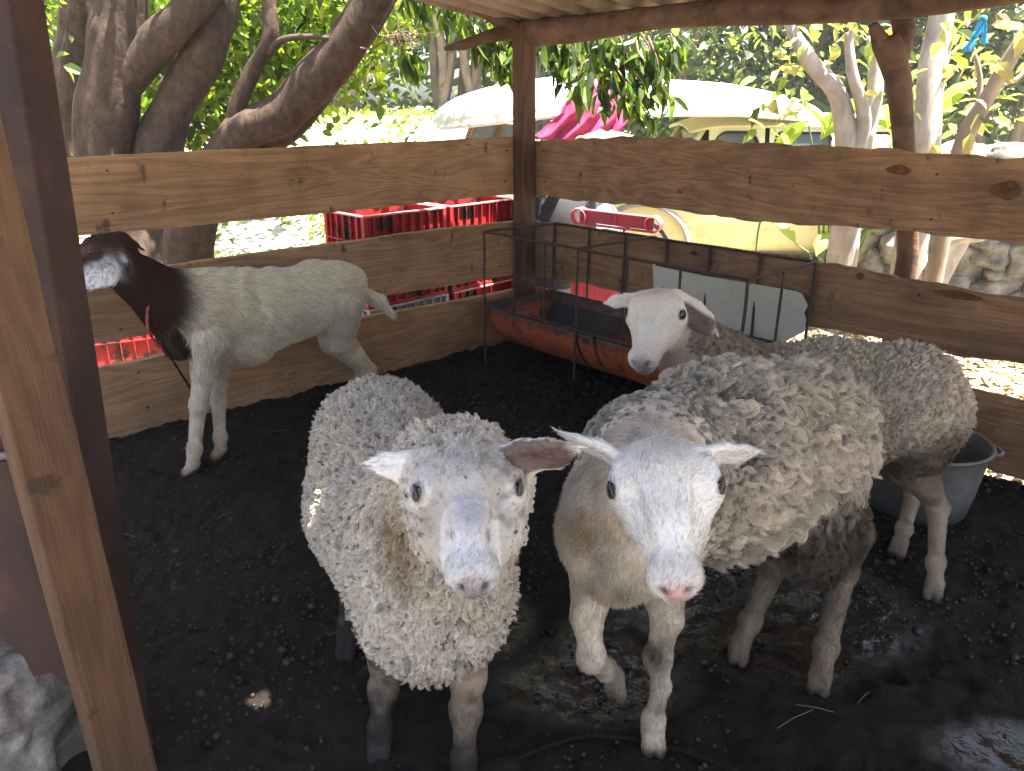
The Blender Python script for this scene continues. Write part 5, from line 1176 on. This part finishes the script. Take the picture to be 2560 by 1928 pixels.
# ------------------------------------------------------------------ smooth white-faced sheep with long ropy fleece
def sheep_white():
    A = Animal(); W = (.72, .62, .485); WN = (.68, .60, .50)
    mid = Y(1800, 1140, 1.80); rump = Y(1975, 1100, 1.97); sh = Y(1640, 1180, 1.66); chest = Y(1575, 1325, 1.56)
    A.cap(sh, mid, .165, .215, .06, W, 1); A.cap(mid, rump, .215, .192, .06, W, 1)
    A.cap(chest, sh, .14, .17, .06, lerp(WN, W, .3), .45)
    A.cap(chest + Vector((-.02, -.02, -.04)), chest + Vector((.06, .06, -.07)), .108, .12, .05, WN, .25)
    A.cap(mid + Vector((-.02, 0, -.08)), rump + Vector((-.06, -.03, -.09)), .19, .16, .05, W, .9)
    A.cap(rump, rump + Vector((.02, .04, -.08)), .18, .13, .05, lerp(W, MUD, .12), 1); A.cap(rump + Vector((.03, -.08, -.1)), rump + Vector((.05, -.1, -.26)), .12, .085, .05, lerp(W, MUD, .5), 1)
    poll = Y(1655, 1146, 1.345); nose = Y(1693, 1478, 1.09)
    upv = Vector((-.13, -.4, .9))
    nk = poll + Vector((.0, .09, -.07))
    A.cap(nk, chest + Vector((.01, .02, .05)), .095, .15, .05, WN, .12); A.cap(nk + Vector((.0, .03, -.03)), sh + Vector((0, -.02, .03)), .095, .15, .05, lerp(WN, W, .4), .35)
    A.cap(nk + Vector((-.04, .02, -.08)), chest + Vector((-.055, -.01, .0)), .07, .10, .04, WN, .12); A.cap(nk + Vector((-.02, -.04, -.16)), chest + Vector((-.03, -.07, -.07)), .035, .05, .04, WN, .1)
    el = Y(1392, 1078, 1.40); er = Y(1905, 1130, 1.36)
    h, X, Yv, Zv, s = sheephead(A, poll, nose, upv, [(el, (.0, -.6, -.55), .031), (er, (.0, -.75, -.3), .028)], facec=(.75, .72, .68), crownc=(.72, .67, .60), nosec=(.58, .36, .33), earc=(.80, .76, .71), wide=1.32)
    f1 = G(1632, 1822, .055)
    lc = (.62, .52, .40)
    leg(A, [chest + Vector((.08, .02, -.12)), Y(1668, 1545, 1.54), Y(1645, 1640, 1.54), f1 + Vector((.012, .0, .13)), f1 + Vector((0, 0, .03)), f1], [.066, .034, .027, .0195, .021, .023], lc, .05, .25, hoofdir=(-.05, -1, 0), mudc=(.42, .33, .24))
    k1 = Y(1478, 1640, 1.47); f2 = Y(1535, 1688, 1.60)
    leg(A, [chest + Vector((-.07, .0, -.10)), Y(1468, 1540, 1.50), k1, lerp(k1, f2, .6), f2], [.066, .034, .026, .020, .021], lc, .05, .3, hoofdir=(.25, .3, -.9), mudc=(.42, .33, .24))
    g1, g2 = G(1852, 1605, .055), G(2052, 1685, .055)
    hc = (.36, .27, .18); HM = (.24, .17, .115)
    leg(A, [rump + Vector((-.07, -.06, -.12)), Y(1940, 1320, 2.0), Y(1945, 1395, 2.03), lerp(Y(1945, 1395, 2.03), g1, .75), g1], [.12, .07, .037, .025, .026], hc, .5, .6, hoofdir=(-.45, -.9, 0), mudc=HM)
    leg(A, [rump + Vector((.07, -.03, -.12)), Y(2105, 1330, 1.92), Y(2105, 1420, 1.94), lerp(Y(2105, 1420, 1.94), g2, .75), g2], [.12, .075, .040, .026, .027], hc, .6, .6, hoofdir=(-.45, -.9, 0), mudc=HM)
    V, F = A.mesh(.0055); C, L, D = A.tags(V); N = vnormals(V, F); L = np.clip(L, 0, 1)
    V = V + N * (np.clip(L - .2, 0, 1) * (.03 * (fnoise(V, 11, 15) - .5) + .012 * (fnoise(V, 40, 16, 2) - .5)))[:, None]; N = vnormals(V, F)
    C = C * (1 - .25 * np.clip((fnoise(V, 5, 19) - .5) * 4, 0, 1))[:, None]
    ep = eyepos(A, h, s, X, Yv); grime(V, C, .42, 8, .45)
    rl = rump + Vector((.10, -.08, -.28))
    paint(V, C, [(rl, (.19, .24, .21), (.055, .038, .028), .95), (Y(1975, 1290, 1.85), (.12, .15, .1), (.15, .105, .07), .6), (h(.237, 0, -.03), (.024, .03, .022), (.60, .36, .33), .85), *[(h(.237, y * .018, -.024), .0095, (.16, .075, .065), .95) for y in (-1, 1)], (h(.226, 0, -.060), (.036, .02, .007), (.36, .25, .22), .6), (Y(1642, 1640, 1.52), (.035, .05, .045), (.07, .05, .037), .95), (f1 + Vector((.01, 0, .06)), .022, (.18, .13, .1), .7),
                 (Y(1455, 1330, 1.45), (.03, .08, .05), (.36, .25, .12), .7), (Y(1560, 1480, 1.45), (.1, .1, .06), (.48, .38, .27), .7), (h(.03, 0, .04), (.05, .06, .05), (.62, .55, .47), .55), (h(.12, 0, .04), (.05, .02, .05), (.66, .60, .54), .5), (h(.06, .06, -.06), .05, (.60, .52, .43), .5), (h(.06, -.06, -.06), .05, (.60, .52, .43), .5), *[(p, .016, (.2, .16, .14), .7) for p, d in ep]])
    root = empty('sheep', (.6, 1.75, 0), 'smooth white-faced sheep with a pink nose lifting one foreleg, long ropy beige fleece', 'sheep')
    hooves(V, C)
    C *= (1 - .3 * np.clip((fnoise(V, 28, 93, 2) - .52) * 5, 0, 1) * (V[:, 1] > 1.4))[:, None]
    Cb = C.copy(); Cb[L > .55] *= .5  # skin under the fleece darkened: dirty deep wool plus painted shade between locks
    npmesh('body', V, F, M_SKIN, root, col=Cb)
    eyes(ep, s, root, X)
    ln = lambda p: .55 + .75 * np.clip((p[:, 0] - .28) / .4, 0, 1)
    fleece(V, F, N, C, D, L, root, 6600, 28, .0058, .052, .0105, 1.7, .44, .45, .00065, K=13, colvar=.15, rootc=.28, minw=.3, lenfn=ln, clump=.25, flatten=.6, wave=9, rope=.75)  # darker lock roots put the shade between ropes into the wool colour
    fleece(V, F, N, C * .45, D, L, root, 6500, 10, .009, .030, .006, 1.2, .5, .5, .0007, K=6, colvar=.12, rootc=.45, minw=.3, name='undercoat')  # short wool tinted dark, shade in the gaps painted into its colour
    shorthair('face_hair', V, F, N, C, D, np.clip(1.1 - L * 1.6, 0, 1), 52000, .013, .00042, root, lift=.3, cv=.28)
    nkw = np.clip(1 - np.abs(L - .2) * 3.5, 0, 1) * (V[:, 1] > 1.36); shorthair('neck_wool', V, F, N, C, D, nkw, 26000, .030, .0006, root, lift=.5, K=5, jit=.5, grav=.6)
sheep_white()

# ------------------------------------------------------------------ young sheep looking back from behind
def sheep_back():
    A = Animal(); W = (.70, .60, .47); WN = (.38, .28, .21)
    rump = Y(2262, 1005, 2.42); sh = Y(1890, 985, 2.62); mid = lerp(sh, rump, .5) + Vector((0, 0, -.01))
    A.cap(sh, mid, .165, .195, .06, W, 1); A.cap(mid, rump, .195, .18, .06, W, 1); A.cap(rump, rump + Vector((.06, -.03, -.05)), .165, .12, .05, lerp(W, MUD, .15), 1)
    poll = Y(1650, 752, 2.52); nose = Y(1596, 902, 2.28)
    upv = Vector((-.25, -.40, .88)); nk = poll + Vector((.05, .06, -.10))
    A.cap(sh + Vector((-.04, 0, .03)), nk, .155, .085, .05, WN, .5, rev=True); A.cap(sh + Vector((-.08, -.02, -.05)), nk + Vector((-.0, -.02, -.07)), .13, .075, .05, WN, .2, rev=True)
    el = Y(1506, 756, 2.54); er = Y(1795, 840, 2.43)
    h, X, Yv, Zv, s = sheephead(A, poll, nose, upv, [(el, (.0, -.8, .1), .026), (er, (-.1, -.9, -.1), .044)], facec=(.76, .66, .55), crownc=(.72, .60, .49), nosec=(.42, .28, .25), earc=(.76, .66, .57), wide=1.12)
    g1, g2 = G(2338, 1455, .055), G(2252, 1352, .055)
    hc = (.42, .33, .235); HM = (.27, .2, .14)
    leg(A, [rump + Vector((.05, -.06, -.10)), Y(2300, 1190, 2.36), Y(2345, 1265, 2.38), lerp(Y(2345, 1265, 2.38), g1, .75), g1], [.105, .06, .032, .023, .024], hc, .5, .4, hoofdir=(-.5, -.8, 0), mudc=HM)
    leg(A, [rump + Vector((.0, .06, -.10)), Y(2270, 1180, 2.54), Y(2285, 1230, 2.58), lerp(Y(2285, 1230, 2.58), g2, .75), g2], [.1, .055, .03, .022, .023], hc, .5, .4, hoofdir=(-.6, -.7, 0), mudc=HM)
    for dx, dy in ((-.02, -.08), (.0, .09)):
        q = Vector((sh.x + dx, sh.y + dy, .055)); leg(A, [q + Vector((.02, 0, .4)), q + Vector((.01, 0, .27)), q + Vector((0, 0, .2)), q + Vector((0, 0, .05)), q], [.085, .045, .032, .022, .023], hc, .4, .5, hoofdir=(-1, -.1, 0), mudc=HM)
    V, F = A.mesh(.006); C, L, D = A.tags(V); N = vnormals(V, F); L = np.clip(L, 0, 1)
    V = V + N * (L * (.02 * (fnoise(V, 16, 25) - .5) + .012 * (fnoise(V, 45, 26, 2) - .5)))[:, None]; N = vnormals(V, F)
    ep = eyepos(A, h, s, X, Yv); grime(V, C, .45, 5, .5)
    paint(V, C, [(rump + Vector((.12, -.10, -.18)), (.15, .18, .17), (.075, .052, .038), .92), (rump + Vector((.0, -.14, -.22)), (.16, .12, .12), (.16, .115, .08), .7), (h(.237, 0, -.025), .026, (.4, .27, .25), .8), (g1 + Vector((0, 0, .06)), .028, MUD, .8), (Y(2375, 1230, 2.37), (.02, .05, .07), MUD, .8),
                 *[(p, .018, (.12, .09, .08), .7) for p, d in ep], (lerp(er, poll, .35) + Vector((0, -.02, .0)), (.05, .03, .022), (.26, .16, .12), .75), *[(h(.237, y * .018, -.026), .009, (.1, .06, .05), .9) for y in (-1, 1)], (h(.226, 0, -.062), (.03, .02, .008), (.3, .2, .17), .6)])
    hooves(V, C)
    innerear(V, N, C, poll, er, (-.1, -.9, -.1), .05, (.17, .10, .075))
    root = empty('sheep', (1.1, 2.5, 0), 'young sheep with a cream face and pale ears looking back near the feed trough', 'sheep')
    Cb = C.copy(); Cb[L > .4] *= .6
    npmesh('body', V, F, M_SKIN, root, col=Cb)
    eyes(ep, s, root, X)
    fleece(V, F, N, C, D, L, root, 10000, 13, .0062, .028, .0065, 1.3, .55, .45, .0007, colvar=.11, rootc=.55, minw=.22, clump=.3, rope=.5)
    shorthair('face_hair', V, F, N, C, D, np.clip(1.1 - L * 2.5, 0, 1), 26000, .011, .0004, root, lift=.3)
sheep_back()

# ------------------------------------------------------------------ brown and white goat
def goat():
    A = Animal(); W = (.76, .655, .49); B = (.045, .018, .012)
    sh = Y(500, 775, 3.27); mid = Y(670, 765, 3.5); rump = Y(830, 735, 3.72)
    A.cap(sh, mid, .15, .155, .05, W, .6, flat=((-.5, .8, 0), .82)); A.cap(mid, rump, .155, .145, .05, W, .6, flat=((-.5, .8, 0), .85))
    A.cap(Y(470, 715, 3.27), Y(600, 715, 3.42), .06, .07, .05, W, .6); A.cap(Y(780, 700, 3.66), Y(870, 705, 3.78), .08, .075, .05, W, .6)
    A.cap(Y(470, 830, 3.24), Y(620, 850, 3.45), .085, .11, .05, W, .5); A.cap(Y(620, 835, 3.45), Y(760, 800, 3.65), .11, .08, .05, W, .5)
    hd = Y(262, 640, 3.12); nb = Y(425, 755, 3.21)
    A.cap(Y(305, 668, 3.12), nb, .082, .125, .05, B, .35); A.cap(nb, sh + Vector((-.03, 0, 0)), .11, .125, .05, B, .4, cw=.35)
    A.cap(Y(425, 800, 3.2), Y(445, 860, 3.2), .07, .06, .05, B, .4)
    # head: brown, nose to the left
    poll = Y(292, 608, 3.12); nose = Y(95, 668, 2.98)
    h, X, Yv, Zv, s = headframe(poll, nose, (-.1, .05, 1))
    s *= .92
    A.cap(h(.0, 0, -.015), h(.06, 0, -.012), .055 * s, .058 * s, .03, B, .1, rev=True); A.cap(h(.06, 0, -.01), h(.21, 0, -.035), .048 * s, .032 * s, .03, B, .1, rev=True)
    A.cap(h(.03, 0, -.07), h(.2, 0, -.07), .042 * s, .026 * s, .03, B, .1, rev=True)
    A.cap(h(.08, .045, .01), h(.1, .04, .008), .013, .012, .015, (.1, .06, .045), .0, rev=True)
    e0 = Y(300, 655, 3.06); e1 = Y(212, 712, 3.0)
    o_ = Vector((.1, -1, .15)); dv = e1 - e0
    EC = (.72, .70, .70)
    A.cap(e0, lerp(e0, e1, .45), .022, .060, .015, EC, flat=(o_, .22)); A.cap(lerp(e0, e1, .45), e1, .060, .030, .015, EC, flat=(o_, .2))
    A.cap(Y(290, 600, 3.15), Y(325, 606, 3.2), .018, .03, .02, (.04, .03, .028), flat=((.2, .4, 1), .35)); A.cap(Y(325, 606, 3.2), Y(362, 626, 3.22), .03, .006, .015, (.04, .03, .028), flat=((.2, .4, 1), .35))
    
    f1, f2 = G(482, 1160, .05), G(552, 1122, .05); lc = (.62, .54, .43)
    leg(A, [Y(520, 850, 3.22), Y(510, 930, 3.2), Y(497, 1010, 3.19), lerp(Y(497, 1010, 3.19), f1, .75), f1], [.09, .048, .034, .025, .027], lc, .35, .3, hoofdir=(-.8, -.5, 0), mudc=(.42, .32, .22))
    leg(A, [Y(545, 860, 3.34), Y(548, 930, 3.36), Y(545, 1000, 3.36), lerp(Y(545, 1000, 3.36), f2, .75), f2], [.08, .042, .031, .023, .025], lc, .35, .3, hoofdir=(-.8, -.5, 0), mudc=(.3, .22, .15))
    for d_, u0 in ((0, 0), (.16, -14)):
        hk = Y(922 + u0, 925, 3.86 + d_); g = Vector((hk.x - .03, hk.y - .02, .05))
        leg(A, [Y(845 + u0, 760, 3.72 + d_), Y(850 + u0, 850, 3.74 + d_), hk, lerp(hk, g, .75), g], [.12, .07, .033, .024, .026], lc, .5, .3, hoofdir=(-.8, -.5, 0), mudc=(.42, .32, .22))
    A.cap(Y(880, 718, 3.8), Y(945, 752, 3.86), .033, .024, .03, W, .8); A.cap(Y(945, 752, 3.86), Y(978, 782, 3.88), .024, .011, .02, W, .9)
    V, F = A.mesh(.007); C, L, D = A.tags(V); N = vnormals(V, F); L = np.clip(L, 0, 1)
    V = V + N * (L * (.010 * (fnoise(V, 14, 45) - .5) + .004 * np.sin(V[:, 0] * 95 + V[:, 2] * 25) * np.clip(1 - np.abs(V[:, 0] + 1.15) * 5, 0, 1)))[:, None]; N = vnormals(V, F)
    # brown apron runs down over the shoulder front
    u_ = 1280 + FPX * V[:, 0] / (V[:, 1] * math.cos(PITCH) - (V[:, 2] - CAM_H) * math.sin(PITCH))
    br = (V[:, 0] < sh.x - .085 + .075 * np.clip((.74 - V[:, 2]) * 5, -.6, 1) + .03 * (fnoise(V, 14, 3) - .5)) & (V[:, 2] > .47 + .05 * (fnoise(V, 20, 5) - .5)) & (C.mean(1) > .1) & (V[:, 2] < .9)
    earz = np.linalg.norm(V - np.array(lerp(e0, e1, .5)), axis=1) < .085
    br &= ~earz
    C[br] = np.array(B) * 1.1
    bl = np.clip((fnoise(V, 120, 71, 2) - .55) * 9, 0, 1)
    C[earz & (V[:, 1] < e0.y + .02)] *= (1 - .5 * bl)[earz & (V[:, 1] < e0.y + .02)][:, None]
    grime(V, C, .4, 14, .5, (.32, .22, .13))
    paint(V, C, [(Y(885, 830, 3.75), (.05, .09, .12), (.50, .34, .18), .6), (Y(470, 735, 3.2), (.06, .05, .05), (.62, .45, .28), .5), (Y(545, 905, 3.2), (.06, .06, .08), (.52, .42, .3), .5), (Y(930, 930, 3.84), .04, (.42, .28, .16), .6), (Y(495, 1035, 3.15), (.025, .03, .02), (.22, .15, .09), .7), (Y(820, 745, 3.6), (.03, .03, .015), (.4, .33, .22), .5)])
    hooves(V, C, .03); C *= (1 + .28 * (fnoise(V * np.array((1, 1, .5)), 48, 88, 2) - .5))[:, None]
    root = empty('goat', (-1.2, 3.5, 0), 'cream-white goat with dark brown neck and pale hanging ear by the fence', 'goat')
    npmesh('body', V, F, M_SKIN, root, col=C)
    m = MB(); c = Vector(h(.085, .043, .0)) + Vector((0, -.004, 0))
    m.grid(lambda u, v: c + Vector((math.sin(v * math.pi) * math.cos(u * 6.2832), math.sin(v * math.pi) * math.sin(u * 6.2832), math.cos(v * math.pi))) * .011, 14, 8, True); m.build('eye', M_EYE, root, smooth=True)
    shorthair('coat', V, F, N, C, D, np.clip(.35 + L, 0, 1), 80000, .040, .0008, root, lift=.38, K=4, jit=.36, grav=.5, cv=.26)
goat()
# ================================================================== the bright air of the yard
hz = MB(); hz.box((2, 3.5, 4.4), (62, 37, 11), None)
t = T('yard_haze'); t.t.nodes.remove(t.b)
pv = t.n('VolumePrincipled', {'Color': (.97, .98, 1.0), 'Density': .0019, 'Anisotropy': .2}); t.t.links.new(pv.outputs[0], t.out.inputs['Volume'])
hz.build('haze', t.m, kind='stuff', label='pale sunlit haze hanging in the yard air', cat='haze')
